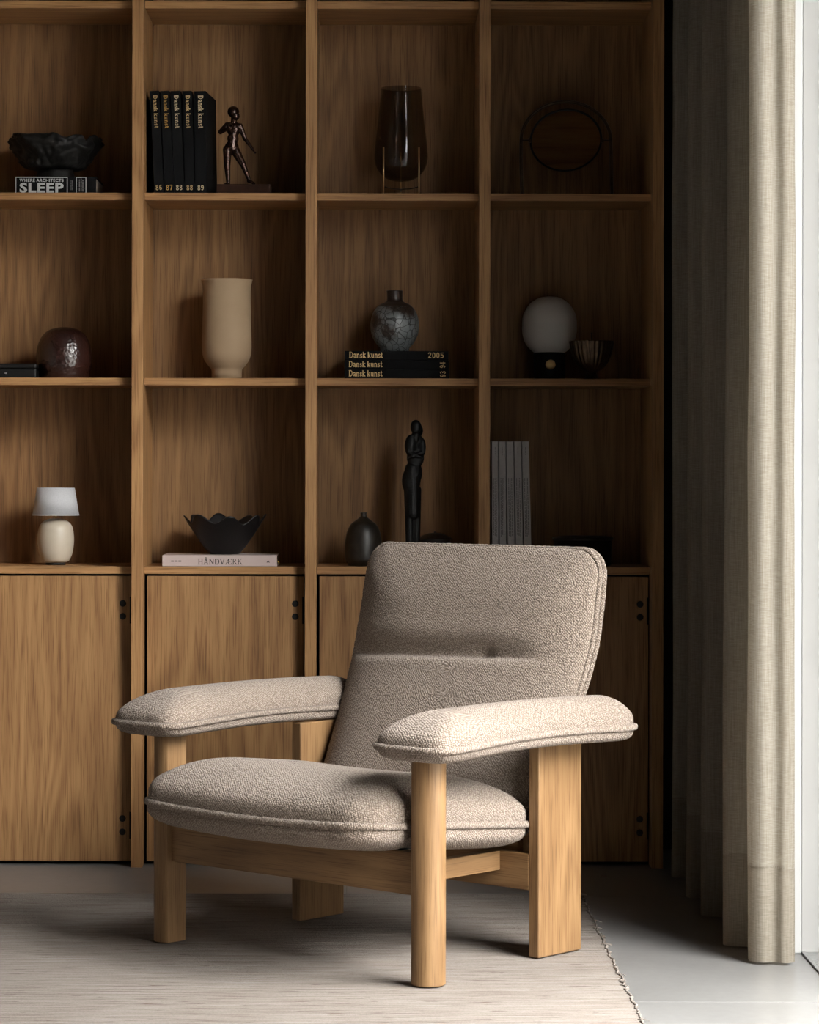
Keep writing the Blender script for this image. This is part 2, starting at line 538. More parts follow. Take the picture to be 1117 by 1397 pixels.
# ---------------------------------------------------------------- lettering
SERIF = {  # strokes on a unit cap height: (points, width)
    'D': (0.78, [([(.16, 0), (.16, 1)], .20), ([(.16, .96), (.42, .96), (.60, .80), (.66, .5), (.60, .2), (.42, .04), (.16, .04)], .13), ([(0, .03), (.3, .03)], .06), ([(0, .97), (.3, .97)], .06)]),
    'a': (0.56, [([(.08, .52), (.20, .64), (.36, .60), (.41, .48), (.41, .08), (.53, .04)], .15), ([(.41, .38), (.20, .32), (.10, .18), (.20, .05), (.41, .14)], .11)]),
    'n': (0.64, [([(.14, 0), (.14, .66)], .17), ([(.14, .5), (.30, .63), (.44, .58), (.48, .45), (.48, 0)], .15), ([(.0, .03), (.26, .03)], .06), ([(.36, .03), (.62, .03)], .06), ([(.02, .64), (.14, .64)], .06)]),
    's': (0.48, [([(.40, .52), (.26, .63), (.11, .54), (.14, .40), (.36, .28), (.40, .14), (.24, .03), (.07, .14)], .13)]),
    'k': (0.62, [([(.14, 0), (.14, 1)], .17), ([(.46, .63), (.16, .30)], .07), ([(.24, .40), (.50, .02)], .17), ([(0, .03), (.27, .03)], .06), ([(.36, .03), (.62, .03)], .06), ([(.34, .64), (.58, .64)], .05), ([(.02, .97), (.14, .97)], .06)]),
    'u': (0.64, [([(.14, .66), (.14, .2), (.22, .06), (.36, .08), (.46, .2)], .15), ([(.48, .66), (.48, 0)], .17), ([(.02, .64), (.14, .64)], .06), ([(.38, .64), (.48, .64)], .06), ([(.48, .03), (.6, .03)], .06)]),
    't': (0.40, [([(.17, .88), (.17, .14), (.26, .05), (.38, .10)], .15), ([(.02, .63), (.36, .63)], .07)]),
    'H': (0.86, [([(.17, 0), (.17, 1)], .11), ([(.67, 0), (.67, 1)], .11), ([(.17, .52), (.67, .52)], .05)] + [([(x - .13, z), (x + .13, z)], .045) for x in (.17, .67) for z in (.02, .98)]),
    'A': (0.80, [([(.38, 1), (.10, 0)], .05), ([(.38, 1), (.66, 0)], .12), ([(.20, .34), (.56, .34)], .05), ([(0, .02), (.22, .02)], .045), ([(.53, .02), (.79, .02)], .045)]),
    'N': (0.88, [([(.15, 0), (.15, 1)], .05), ([(.15, 1), (.70, 0)], .12), ([(.70, 0), (.70, 1)], .05), ([(.03, .02), (.28, .02)], .045), ([(.03, .98), (.2, .98)], .045), ([(.58, .98), (.82, .98)], .045)]),
    'V': (0.78, [([(.10, 1), (.38, 0)], .12), ([(.66, 1), (.38, 0)], .05), ([(-.02, .98), (.24, .98)], .045), ([(.54, .98), (.78, .98)], .045)]),
    'E': (0.66, [([(.17, 0), (.17, 1)], .11), ([(.17, .97), (.58, .97), (.58, .80)], .05), ([(.17, .52), (.45, .52)], .05), ([(.17, .03), (.60, .03), (.60, .22)], .05)]),
    'R': (0.76, [([(.17, 0), (.17, 1)], .11), ([(.17, .97), (.42, .96), (.54, .85), (.54, .65), (.42, .52), (.17, .50)], .08), ([(.34, .50), (.66, .02)], .11), ([(.04, .02), (.30, .02)], .045), ([(.58, .02), (.76, .02)], .045)]),
    'K': (0.78, [([(.17, 0), (.17, 1)], .11), ([(.62, 1), (.19, .45)], .05), ([(.32, .60), (.66, .02)], .11), ([(.04, .02), (.30, .02)], .045), ([(.04, .98), (.30, .98)], .045), ([(.50, .98), (.74, .98)], .045), ([(.56, .02), (.78, .02)], .045)]),
    '2': (0.60, [([(.08, .78), (.16, .94), (.34, .96), (.46, .82), (.42, .62), (.10, .08)], .13), ([(.06, .07), (.52, .07)], .14)]),
    '0': (0.64, [([(.30, .95), (.14, .8), (.11, .5), (.14, .2), (.30, .05), (.46, .2), (.49, .5), (.46, .8), (.30, .95)], .13)]),
    '5': (0.60, [([(.48, .92), (.14, .92), (.12, .52)], .12), ([(.12, .54), (.32, .60), (.48, .46), (.48, .22), (.32, .05), (.08, .12)], .13)]),
    '8': (0.62, [([(.30, .95), (.14, .84), (.16, .64), (.30, .53), (.47, .36), (.46, .14), (.30, .05), (.13, .14), (.13, .36), (.30, .53), (.44, .64), (.46, .84), (.30, .95)], .12)]),
    '6': (0.62, [([(.46, .86), (.30, .95), (.15, .78), (.11, .45), (.16, .16), (.30, .05), (.46, .16), (.48, .36), (.38, .54), (.22, .52), (.12, .38)], .12)]),
    '9': (0.62, [([(.14, .14), (.30, .05), (.45, .22), (.49, .55), (.44, .84), (.30, .95), (.14, .84), (.12, .64), (.22, .46), (.38, .48), (.48, .62)], .12)]),
    '7': (0.58, [([(.06, .92), (.50, .92)], .15), ([(.48, .90), (.22, .0)], .14)]),
    '4': (0.62, [([(.38, 0), (.38, .98)], .14), ([(.38, .96), (.06, .32), (.54, .32)], .08)]),
    '3': (0.60, [([(.10, .84), (.28, .95), (.45, .82), (.42, .62), (.24, .53), (.46, .40), (.47, .16), (.28, .05), (.08, .16)], .12)]),
}

def serif_text(s, h, squeeze=1.0, gap=0.04):
    """Lettering with serifs from strokes; returns 2D verts, faces, width."""
    V, F, x = [], [], 0.0
    def stroke(pts, w, ox):
        w = max(w, 0.078)
        for (a, b) in zip(pts[:-1], pts[1:]):
            a, b = np.array(a), np.array(b); d = b - a; L = np.linalg.norm(d)
            if L < 1e-6: continue
            d = d / L; nrm = np.array((-d[1], d[0])) * w / 2
            ext = d * (w * 0.22 if len(pts) > 2 else 0)
            i = len(V)
            for p in (a - ext - nrm, b + ext - nrm, b + ext + nrm, a - ext + nrm):
                V.append(((p[0] + ox) * h * squeeze, p[1] * h))
            F.append((i, i + 1, i + 2, i + 3))
    k = 0
    while k < len(s):
        ch = s[k]
        if ch == ' ': x += 0.30; k += 1; continue
        if ch == 'Å':
            adv, st = SERIF['A']
            for p, w in st: stroke(p, w, x)
            stroke([(.38 + .09 * math.cos(t), 1.17 + .09 * math.sin(t)) for t in np.linspace(0, 2 * math.pi, 9)], .045, x)
        elif ch == 'Æ':
            adv = 1.08
            for p, w in [([(.56, 1), (.10, 0)], .05), ([(.56, 0), (.56, 1)], .11), ([(.26, .34), (.56, .34)], .05), ([(0, .02), (.22, .02)], .045),
                         ([(.56, .97), (.98, .97), (.98, .80)], .05), ([(.56, .52), (.86, .52)], .05), ([(.56, .03), (1.0, .03), (1.0, .22)], .05)]:
                stroke(p, w, x)
        else:
            adv, st = SERIF[ch]
            for p, w in st: stroke(p, w, x)
        x += adv + gap; k += 1
    return V, F, x * h * squeeze

def sans_text(s, h, bold=0.0, space=1.0):
    cu = bpy.data.curves.new('t', 'FONT'); cu.body = s; cu.size = h / 0.69; cu.offset = bold * h; cu.space_character = space
    cu.resolution_u = 3
    o = bpy.data.objects.new('t', cu); COL.objects.link(o)
    dg = bpy.context.evaluated_depsgraph_get()
    me = bpy.data.meshes.new_from_object(o.evaluated_get(dg))
    V = [(v.co.x, v.co.y) for v in me.vertices]; F = [tuple(p.vertices) for p in me.polygons]
    bpy.data.objects.remove(o); bpy.data.curves.remove(cu); bpy.data.meshes.remove(me)
    return V, F, (max(v[0] for v in V) - min(0, min(v[0] for v in V)))

def lettering(name, vf, origin, right, up, mat, parent, fit=None):
    """Place flat lettering: origin = lower left corner; fit scales its width."""
    V, F, w = vf
    k = 1.0 if fit is None else fit / w
    o, r, u = Vector(origin), Vector(right), Vector(up)
    return link(name, me_from(name, [o + r * (x * k) + u * y for x, y in V], F), mat, parent)

def small_print(name, origin, right, up, w, h, rows, mat, parent, seed=0):
    """Print too small to read in the photo: rows of short dashes."""
    rd = random.Random(seed); V, F = [], []
    o, r, u = Vector(origin), Vector(right), Vector(up)
    for i in range(rows):
        y0 = h * (i + 0.25) / rows; y1 = h * (i + 0.8) / rows; x = 0
        while x < w * 0.97:
            L = min(w - x, rd.uniform(0.006, 0.02) * 0.5)
            n = len(V)
            for a, b in ((x, y0), (x + L, y0), (x + L, y1), (x, y1)): V.append(o + r * a + u * b)
            F.append((n, n + 1, n + 2, n + 3)); x += L + 0.0015
    return link(name, me_from(name, V, F), mat, parent)


# ---------------------------------------------------------------- setting: floor, walls, window, ceiling
WALL_X, NICHE_Y0, NICHE_Y1, GLASS_X, ROOM_L, ROOM_F, ROOM_B, CEIL = 0.90, -1.19, -3.85, 1.22, -3.2, -7.6, 0.36, 3.60
floor = struct(box('floor', (ROOM_L, ROOM_F, -0.10), (GLASS_X + 0.12, ROOM_B, -0.0015), M['grout']))
TS = 1.26
xs = [-0.057 + TS * k for k in range(-3, 3)]
ys = [-0.445 - TS * k for k in range(-1, 7)]
tile_cache = {}
for i in range(len(xs) - 1):
    for j in range(len(ys) - 1):
        x0, x1 = max(xs[i], ROOM_L), min(xs[i + 1], WALL_X - 0.002)
        y1, y0 = min(ys[j], ROOM_B), max(ys[j + 1], ROOM_F)
        if x1 - x0 < 0.05 or y1 - y0 < 0.05: continue
        box('tile', (x0 + 0.0013 - floor.location.x, y0 + 0.0013 - floor.location.y, -0.012 - floor.location.z),
            (x1 - 0.0013 - floor.location.x, y1 - 0.0013 - floor.location.y, -floor.location.z), M['tile'], floor, bevel=0.0006)
# floor inside the niche, in front of and around the convector grille
box('tile', (1.17 - floor.location.x, NICHE_Y1 - floor.location.y, -0.012 - floor.location.z),
    (GLASS_X + 0.06 - floor.location.x, NICHE_Y0 - floor.location.y, -floor.location.z), M['tile'], floor)

struct(box('wall_back', (ROOM_L - 0.1, ROOM_B, -0.1), (WALL_X + 0.6, ROOM_B + 0.1, CEIL + 0.1), M['grey_wall']))
struct(box('wall_left', (ROOM_L - 0.1, ROOM_F, -0.1), (ROOM_L, ROOM_B, CEIL + 0.1), M['left_wall']))
struct(box('wall_front', (ROOM_L - 0.1, ROOM_F - 0.1, -0.1), (WALL_X + 0.6, ROOM_F, CEIL + 0.1), M['grey_wall']))
struct(box('wall_right', (WALL_X, NICHE_Y0, -0.1), (GLASS_X + 0.3, ROOM_B, CEIL + 0.1), M['plaster'], bevel=0.002))
WIN_Y0 = -1.55                                   # glazing starts a little in front of the niche's return wall
struct(box('wall_right_pier', (GLASS_X, WIN_Y0, -0.1), (GLASS_X + 0.3, NICHE_Y0, CEIL + 0.1), M['plaster']))
struct(box('wall_right_lintel', (GLASS_X, NICHE_Y1, 3.08), (GLASS_X + 0.3, WIN_Y0, CEIL + 0.1), M['plaster']))
struct(box('wall_right_front', (WALL_X, ROOM_F, -0.1), (GLASS_X + 0.3, NICHE_Y1, CEIL + 0.1), M['plaster']))
struct(box('ceiling', (ROOM_L - 0.1, ROOM_F - 0.1, CEIL), (GLASS_X + 0.3, ROOM_B + 0.1, CEIL + 0.1), M['ceil']))
struct(box('baseboard_back', (0.72, ROOM_B - 0.012, 0.0), (WALL_X, ROOM_B, 0.07), M['black']))
struct(box('trim_1', (WALL_X - 0.030, NICHE_Y0 - 0.006, 0.0), (WALL_X - 0.001, NICHE_Y0 + 0.05, CEIL), M['white_paint'], bevel=0.003))
struct(box('terrace', (GLASS_X + 0.31, -40, -0.30), (60, 40, -0.10), M['terrace']))

struct(box('low_sky_blocker', (9.0, -40, -0.30), (9.4, 40, 5.4), M['terrace']))  # unseen wall, added to cut low sky light reaching the bay backs

# window_1: floor to ceiling glazing in the niche
win = struct(empty('window_1', (GLASS_X, (WIN_Y0 + NICHE_Y1) / 2, 0), '', ''))
del win['label'], win['category']
def wbox(name, lo, hi, mat, bevel=0.003):
    return box(name, Vector(lo) - win.location, Vector(hi) - win.location, mat, win, bevel)
wy = [NICHE_Y1 + (WIN_Y0 - NICHE_Y1) * k / 2 for k in range(3)]
wbox('window_sill', (GLASS_X, NICHE_Y1, 0), (GLASS_X + 0.06, WIN_Y0, 0.05), M['frame'])
HEAD = 3.08
wbox('window_head', (GLASS_X, NICHE_Y1, HEAD - 0.06), (GLASS_X + 0.06, WIN_Y0, HEAD), M['frame'])
for k, y in enumerate(wy):
    c = y + (0.025 if k == 0 else -0.025 if k == 2 else 0)
    wbox('mullion', (GLASS_X, c - 0.025, 0.05), (GLASS_X + 0.06, c + 0.025, HEAD - 0.06), M['frame'])
for k in range(2):
    wbox('pane', (GLASS_X + 0.028, wy[k] + 0.05 if k == 0 else wy[k] + 0.025, 0.05),
         (GLASS_X + 0.032, wy[k + 1] - (0.05 if k == 1 else 0.025), HEAD - 0.06), M['pane'], 0)

# convector grille let into the niche floor: frame and slats
gr = empty('floor_grille', (WALL_X, NICHE_Y0, 0), 'pale metal floor convector grille beside the curtain at the right edge', 'grille')
box('grille_tray', (0.0, NICHE_Y1 - NICHE_Y0, -0.0014), (0.27, 0, 0.0006), M['gap'], gr)
box('grille_edge', (0.0, NICHE_Y1 - NICHE_Y0, -0.001), (0.006, 0, 0.004), M['grille'], gr)
box('grille_edge', (0.262, NICHE_Y1 - NICHE_Y0, -0.001), (0.27, 0, 0.004), M['grille'], gr)
bm = bmesh.new()
slat0 = None
for k in range(165):
    y = -0.008 - k * 0.016
    if slat0 is None:
        slat0 = box('slat', (0.006, y - 0.005, -0.001), (0.262, y + 0.005, 0.0035), M['grille'], gr)
    else:
        s = slat0.copy(); COL.objects.link(s); s.parent = gr
        s.location = slat0.location + Vector((0, -k * 0.016, 0))
bm.free()

# ---------------------------------------------------------------- bookcase
UX0, PITCH, UW = -0.605, 0.4385, 0.0287
REC, DEP = 0.045, 0.335                              # shelves and doors sit back from the upright fronts
SHELF_Z = [2.197, 1.7095, 1.2385, 0.7590]            # tops of the shelves
ST = 0.0188
case = empty('bookcase', (0, 0, 0), 'built-in oak bookcase with open bays above and four cupboard doors below', 'bookcase')
def ux(i): return UX0 + i * PITCH
up0 = None
for i in range(-2, 4):
    if up0 is None:
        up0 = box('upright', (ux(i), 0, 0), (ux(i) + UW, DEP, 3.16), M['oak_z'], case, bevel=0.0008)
    else:
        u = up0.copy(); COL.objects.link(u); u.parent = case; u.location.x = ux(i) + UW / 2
for i in range(-2, 3):
    a, b = ux(i) + UW, ux(i + 1)
    for z in SHELF_Z:
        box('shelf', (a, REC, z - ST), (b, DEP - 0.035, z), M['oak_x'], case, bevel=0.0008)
    for z in (2.655, 3.16):
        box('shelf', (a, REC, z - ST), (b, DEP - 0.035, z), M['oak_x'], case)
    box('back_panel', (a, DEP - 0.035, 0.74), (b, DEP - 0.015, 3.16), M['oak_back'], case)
    box('carcass_back', (a, REC + 0.03, 0.0), (b, REC + 0.05, 0.74), M['gap'], case)
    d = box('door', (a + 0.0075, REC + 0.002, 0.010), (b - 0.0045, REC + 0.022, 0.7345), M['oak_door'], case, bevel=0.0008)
    for zc in (0.665, 0.632, 0.118, 0.084):
        hole = lathe_me('finger_hole', [(0.0001, -0.0004), (0.0068, -0.0004), (0.0082, -0.0008), (0.0085, 0.0006), (0.0075, 0.001), (0.0001, 0.001)], 24)
        link('finger_hole', hole, M['black'], d, True, (b - 0.0255 - d.location.x, -0.0102, zc - d.location.z), (R(90), 0, 0))
    for zc in (0.648, 0.101):
        box('hinge', (b - 0.008 - d.location.x, -0.0115, zc - 0.034 - d.location.z), (b - 0.0040 - d.location.x, 0.0, zc + 0.034 - d.location.z), M['gap'], d)
    box('toe_board', (a, REC + 0.028, 0.0), (b, REC + 0.04, 0.012), M['gap'], case)


# ---------------------------------------------------------------- rug
RX0, RX1, RY0, RY1, RT = -2.3, 0.500, -2.75, -0.425, 0.005
def make_rug():
    pitch = 0.0075
    nrow = int((RY1 - RY0) / pitch)
    nx = 150
    X = np.r_[np.linspace(RX0, -0.95, 20)[:-1], np.linspace(-0.95, RX1 - 0.03, nx - 30), np.linspace(RX1 - 0.026, RX1, 8)]
    nx = len(X)
    edge = np.zeros(nrow + 1)
    for j in range(nrow + 1):
        edge[j] = 0.008 * mnoise.noise((j * 0.16, 3.1, 0)) + 0.006 * mnoise.noise((j * 0.9, 7.7, 0))
    V = []; F = []
    for j in range(nrow):
        ridge = random.uniform(0.6, 1.5)
        for q in range(3):
            y = RY1 - (j + q / 3.0) * pitch
            hz = (0.2, 1.0, 0.7)[q]
            for i, x in enumerate(X):
                wob = 0.0012 * mnoise.noise((x * 5, j * 0.7, 1.0))
                e = edge[j] * max(0, (x - (RX1 - 0.10)) / 0.10)
                z = RT - 0.0032 + 0.0016 * hz * ridge * (0.75 + 0.5 * mnoise.noise((x * 14, j * 1.7, 0)))
                if i == nx - 1: z = 0.0008
                V.append((x + e, y + wob, max(z, 0.0008)))
    rows = nrow * 3
    for r in range(rows - 1):
        for i in range(nx - 1):
            F.append((r * nx + i, r * nx + i + 1, (r + 1) * nx + i + 1, (r + 1) * nx + i))
    rug = link('rug', me_from('rug', V, F), M['rug'], None, True)
    tag(rug, 'handwoven pale beige wool rug with frayed edge under the armchair', 'rug')
    # selvedge: a thin uneven cord along the right edge with a few loose thread ends
    bm = bmesh.new()
    cord = [(RX1 + edge[j] - 0.0028 + random.uniform(-0.0008, 0.0008), RY1 - j * pitch, 0.0030 + random.uniform(-0.0003, 0.0004)) for j in range(nrow)]
    me = tube_me('t', cord, [0.0024 * random.uniform(0.8, 1.15) for _ in cord], 6)
    bm.from_mesh(me); bpy.data.meshes.remove(me)
    for j in range(0, nrow):
        if random.random() > 0.05: continue
        y = RY1 - j * pitch; x = RX1 + edge[j]; L = random.uniform(0.004, 0.014); q = random.uniform(-0.006, 0.006)
        me = tube_me('t', curve_pts([(x - 0.010, y, RT - 0.001), (x + 0.001, y + q * 0.3, 0.0045), (x + L, y + q, 0.0016)], 6), 0.0009, 5)
        bm.from_mesh(me); bpy.data.meshes.remove(me)
    s = link('selvedge', finish(bm, 'selvedge'), M['rug'], rug, True); s['kind'] = 'stuff'
make_rug()


# ---------------------------------------------------------------- armchair
CH = empty('armchair', (-0.1565, -1.320, RT + 0.0002), 'oak armchair with beige boucle cushions standing on the rug', 'armchair', rot=(0, 0, R(-41.9)))
LX = 0.362                                        # half distance between the front legs
def leg_outline(side):
    pts = []
    for k in range(48):
        a = 2 * math.pi * k / 48
        x, y = 0.0345 * math.cos(a), 0.0345 * math.sin(a)
        if side * x < -0.020: x = -0.020 * side      # flat on the inner side, where the rails meet
        pts.append((x, y))
    out = []
    for p in pts:
        if not out or (abs(p[0] - out[-1][0]) + abs(p[1] - out[-1][1])) > 1e-5: out.append(p)
    return out
for s in (1, -1):
    link('front_leg', prism_me('front_leg', leg_outline(s), 0, 0.437, 0.0025), M['chair_z'], CH, loc=(s * LX, 0, 0))
    box('rear_leg', (s * 0.350 if s < 0 else 0.323, 0.362, 0), (-0.323 if s < 0 else 0.350, 0.506, 0.440), M['chair_z'], CH, bevel=0.003)
box('front_rail', (-LX + 0.018, -0.015, 0.172), (LX - 0.018, 0.015, 0.256), M['chair_x'], CH, bevel=0.002)
box('rear_rail', (-0.3235, 0.362, 0.137), (0.3235, 0.390, 0.212), M['chair_x'], CH, bevel=0.002)
for s in (1, -1):
    box('side_rail', (s * 0.235 - 0.012, 0.014, 0.172), (s * 0.235 + 0.012, 0.363, 0.212), M['chair_y'], CH, bevel=0.0015)
box('webbing', (-0.30, -0.010, 0.2562), (0.30, 0.32, 0.2600), M['rubber'], CH, bevel=0.002)


def cushion(name, outline, core, nr, top, bot, mapfn, jitter, parent, edge=0.0, bulge=0.005, bs=0.11):
    """Stuffed cushion: rings run from the seam inward to a core line; top/bot give the puff at (points, s)."""
    N = len(outline)
    s = np.linspace(0, 1, nr + 1) ** 1.25
    V, F, UV = [], [], []
    def sheet(fn, sign, off):
        base = len(V); prev = None; arc = np.zeros(N)
        din = core - outline; din = din / (np.linalg.norm(din, axis=1)[:, None] + 1e-9)
        for j in range(nr + 1):
            P = outline * (1 - s[j]) + core * s[j]
            P = P - din * bulge * (s[j] / bs) * math.exp(1 - s[j] / bs)      # the stuffing swells out over the seam
            h = sign * fn(P, s[j]) + off
            q = mapfn(P, h)
            jj = jitter * (0 if j == 0 else 1) * (1 - s[j]) ** 0.5
            if prev is not None: arc = arc + np.linalg.norm(q - prev, axis=1)
            prev = q
            w = outline + din * arc[:, None]
            UV.extend(np.stack([w[:, 0], w[:, 1], 0 * arc], 1))
            q = q + rng.uniform(-jj, jj, q.shape)
            V.extend(q)
        for j in range(nr):
            for k in range(N):
                a, b = base + j * N + k, base + j * N + (k + 1) % N
                c, d = b + N, a + N
                F.append((a, b, c, d) if sign > 0 else (a, d, c, b))
        return base
    t0 = sheet(top, 1, edge / 2); b0 = sheet(bot, -1, -edge / 2)
    if edge > 0:
        for k in range(N):
            q = (k + 1) % N
            F.append((t0 + k, b0 + k, b0 + q, t0 + q))
    bm = bmesh.new(); me = me_from(name, V, F)
    me.attributes.new('weave', 'FLOAT_VECTOR', 'POINT').data.foreach_set('vector', np.array(UV, np.float32).ravel())
    bm.from_mesh(me); bpy.data.meshes.remove(me)
    bmesh.ops.remove_doubles(bm, verts=bm.verts, dist=2e-4)
    return link(name, finish(bm, name), M['boucle'], parent, True)

def piping(parent, outline, mapfn, r=0.0055, h=0.0, grow=1.0, n=420):
    P = mapfn(outline, np.full(len(outline), h))
    me = tube_me('piping', P, r, 8, True, 0.12)
    n = len(P); L = np.r_[0, np.cumsum(np.linalg.norm(np.diff(P, axis=0), axis=1))]
    uv = np.array([(L[i], k * 0.0045, 0) for i in range(n) for k in range(8)], np.float32)
    me.attributes.new('weave', 'FLOAT_VECTOR', 'POINT').data.foreach_set('vector', uv.ravel())
    return link('piping', me, M['boucle'], parent, True)

def round_rect(x0, x1, y0, y1, r, n, bow=(0, 0, 0, 0)):
    """Rounded rectangle; bow pushes out the middle of front (y0), right, back, left sides."""
    pts = []
    def side(p, q, b, m=7):
        p, q = np.array(p), np.array(q); d = q - p; nr = np.array((d[1], -d[0])) / np.linalg.norm(d)
        for t in np.linspace(0, 1, m): pts.append(tuple(p + d * t + nr * b * 4 * t * (1 - t)))
    def corner(cx, cy, a0):
        for t in (22.5, 45, 67.5): pts.append((cx + r * math.cos(R(a0 + t)), cy + r * math.sin(R(a0 + t))))
    side((x0 + r, y0), (x1 - r, y0), bow[0]); corner(x1 - r, y0 + r, -90)
    side((x1, y0 + r), (x1, y1 - r), bow[1]); corner(x1 - r, y1 - r, 0)
    side((x1 - r, y1), (x0 + r, y1), bow[2]); corner(x0 + r, y1 - r, 90)
    side((x0, y1 - r), (x0, y0 + r), bow[3]); corner(x0 + r, y0 + r, 180)
    return curve_pts(pts, n, True)

# seat
so = round_rect(-0.321, 0.321, -0.143, 0.40, 0.070, 560, (0.012, 0.004, 0, 0.004))
def seat_map(P, h):
    z = 0.303 - 0.087 * (P[:, 1] + 0.10) + 0.010 * (P[:, 0] / 0.32) ** 2
    return np.stack([P[:, 0], P[:, 1] + h * 0.09, z + h], 1)
def seat_top(P, s):
    f = (1 - (1 - s) ** 3.6) ** 0.58
    wr = 0.0011 * np.sin(P[:, 0] * 95 + 3 * np.sin(P[:, 0] * 23)) * np.exp(-((s - 0.10) / 0.07) ** 2)   # gathers along the seam
    return 0.106 * f * (1 - 0.10 * np.clip(P[:, 1] / 0.4, 0, 1)) + wr
def seat_bot(P, s):
    return 0.051 * (1 - (1 - s) ** 9) ** 0.62 + 0 * P[:, 0]
score = np.stack([np.clip(so[:, 0], -0.12, 0.12), 0.13 + 0 * so[:, 1]], 1)
seat = cushion('seat_cushion', so, score, 62, seat_top, seat_bot, seat_map, 0.0005, CH, bulge=0.011, bs=0.06)
piping(seat, so * 1.008, seat_map, 0.0074)

# backrest: plane through the chair, leaning back, a little curved
bprof = curve_pts([(0.375, 0.235), (0.4466, 0.357), (0.505, 0.470), (0.552, 0.572), (0.580, 0.662), (0.599, 0.755), (0.607, 0.800), (0.611, 0.832)], 200)
blen = np.r_[0, np.cumsum(np.linalg.norm(np.diff(bprof, axis=0), axis=1))]
BL = float(blen[-1])
btan = np.gradient(bprof, axis=0); btan /= np.linalg.norm(btan, axis=1)[:, None]
def back_frame(b):
    f = lambda c: np.interp(b, blen, c)
    return f(bprof[:, 0]), f(bprof[:, 1]), -f(btan[:, 1]), f(btan[:, 0])     # point and forward normal
def back_map(P, h):
    y, z, ny, nz = back_frame(P[:, 1])
    return np.stack([P[:, 0], y + h * ny, z + h * nz], 1)
bo = round_rect(-0.328, 0.328, 0.0, BL, 0.062, 560, (0, 0.004, 0.006, 0.004))
tt = bo[:, 1] / BL
bo[:, 0] *= 0.91 + 0.09 * np.clip(tt / 0.7, 0, 1)
def back_top(P, s):
    f = (1 - (1 - s) ** 3.4) ** 0.62
    x, b = P[:, 0], P[:, 1]
    h = 0.056 * f
    g = 1 / (1 + np.exp((x - 0.19) / 0.030))      # the seam fades out towards the chair's right side
    bc = 0.392 + 0.004 * np.sin(x * 9)
    d = b - bc
    dip = np.where(d > 0, np.exp(-np.abs(d / 0.050) ** 1.5), np.exp(-np.abs(d / 0.012) ** 1.6))
    e = (1 - (1 - s) ** 12) if s < 1 else 1.0
    h = h - 0.022 * e * dip * g - 0.007 * np.exp(-(((x - 0.085) / 0.022) ** 2 + ((d - 0.005) / 0.016) ** 2))
    h = h + 0.008 * f * np.exp(-((d - 0.045) / 0.035) ** 2) * g
    return h + 0.006 * f * np.exp(-((b - 0.20) / 0.12) ** 2) + 0.006 * f * np.exp(-((b - 0.52) / 0.09) ** 2)
def back_bot(P, s):
    return 0.052 * (1 - (1 - s) ** 3.5) ** 0.6 + 0 * P[:, 0]
bcore = np.stack([0 * bo[:, 0], np.clip(bo[:, 1], 0.30, 0.34)], 1)
back = cushion('back_cushion', bo, bcore, 70, back_top, back_bot, back_map, 0.0005, CH, edge=0.016, bulge=0.004, bs=0.03)
piping(back, bo * 1.004, back_map, 0.0058, 0.008)
piping(back, bo * 1.004, back_map, 0.0058, -0.008)
box('back_support', (-0.27, 0.391, 0.150), (0.27, 0.412, 0.330), M['chair_x'], CH, bevel=0.002)

# arm cushions
half = [(0.0, -0.088), (0.03, -0.087), (0.058, -0.084), (0.080, -0.074), (0.090, -0.050), (0.089, 0.0), (0.078, 0.09), (0.064, 0.18), (0.056, 0.28), (0.055, 0.38),
        (0.059, 0.47), (0.059, 0.53), (0.049, 0.578), (0.026, 0.601), (0.0, 0.606)]
ring = half + [(-x, y) for x, y in half[-2:0:-1]]
ao = curve_pts(ring, 420, True)
acore = np.stack([0 * ao[:, 0], np.clip(ao[:, 1], 0.055, 0.515)], 1)
for s in (1, -1):
    def arm_map(P, h, s=s):
        z = 0.4655 + 0.006 * np.sin(np.clip((P[:, 1] + 0.05) / 0.6, 0, 1) * math.pi)
        splay = 0.012 + 0.006 * np.clip(P[:, 1] / 0.6, 0, 1)
        return np.stack([s * (LX + P[:, 0] + splay), P[:, 1] + 0 * h, z + h], 1)
    def arm_top(P, sv):
        f = (1 - (1 - sv) ** 2.1) ** 0.56
        wr = 0.0009 * np.sin(P[:, 1] * 110 + 2 * np.sin(P[:, 1] * 31)) * np.exp(-((sv - 0.12) / 0.08) ** 2)
        return 0.067 * f + wr
    def arm_bot(P, sv):
        return 0.028 * (1 - (1 - sv) ** 8) ** 0.66 + 0 * P[:, 0]
    arm = cushion('arm_cushion', ao if s > 0 else ao[::-1] * [1, 1], acore if s > 0 else acore[::-1], 30, arm_top, arm_bot, arm_map, 0.0005, CH)
    piping(arm, ao * [1.03, 1.006], arm_map, 0.0070)


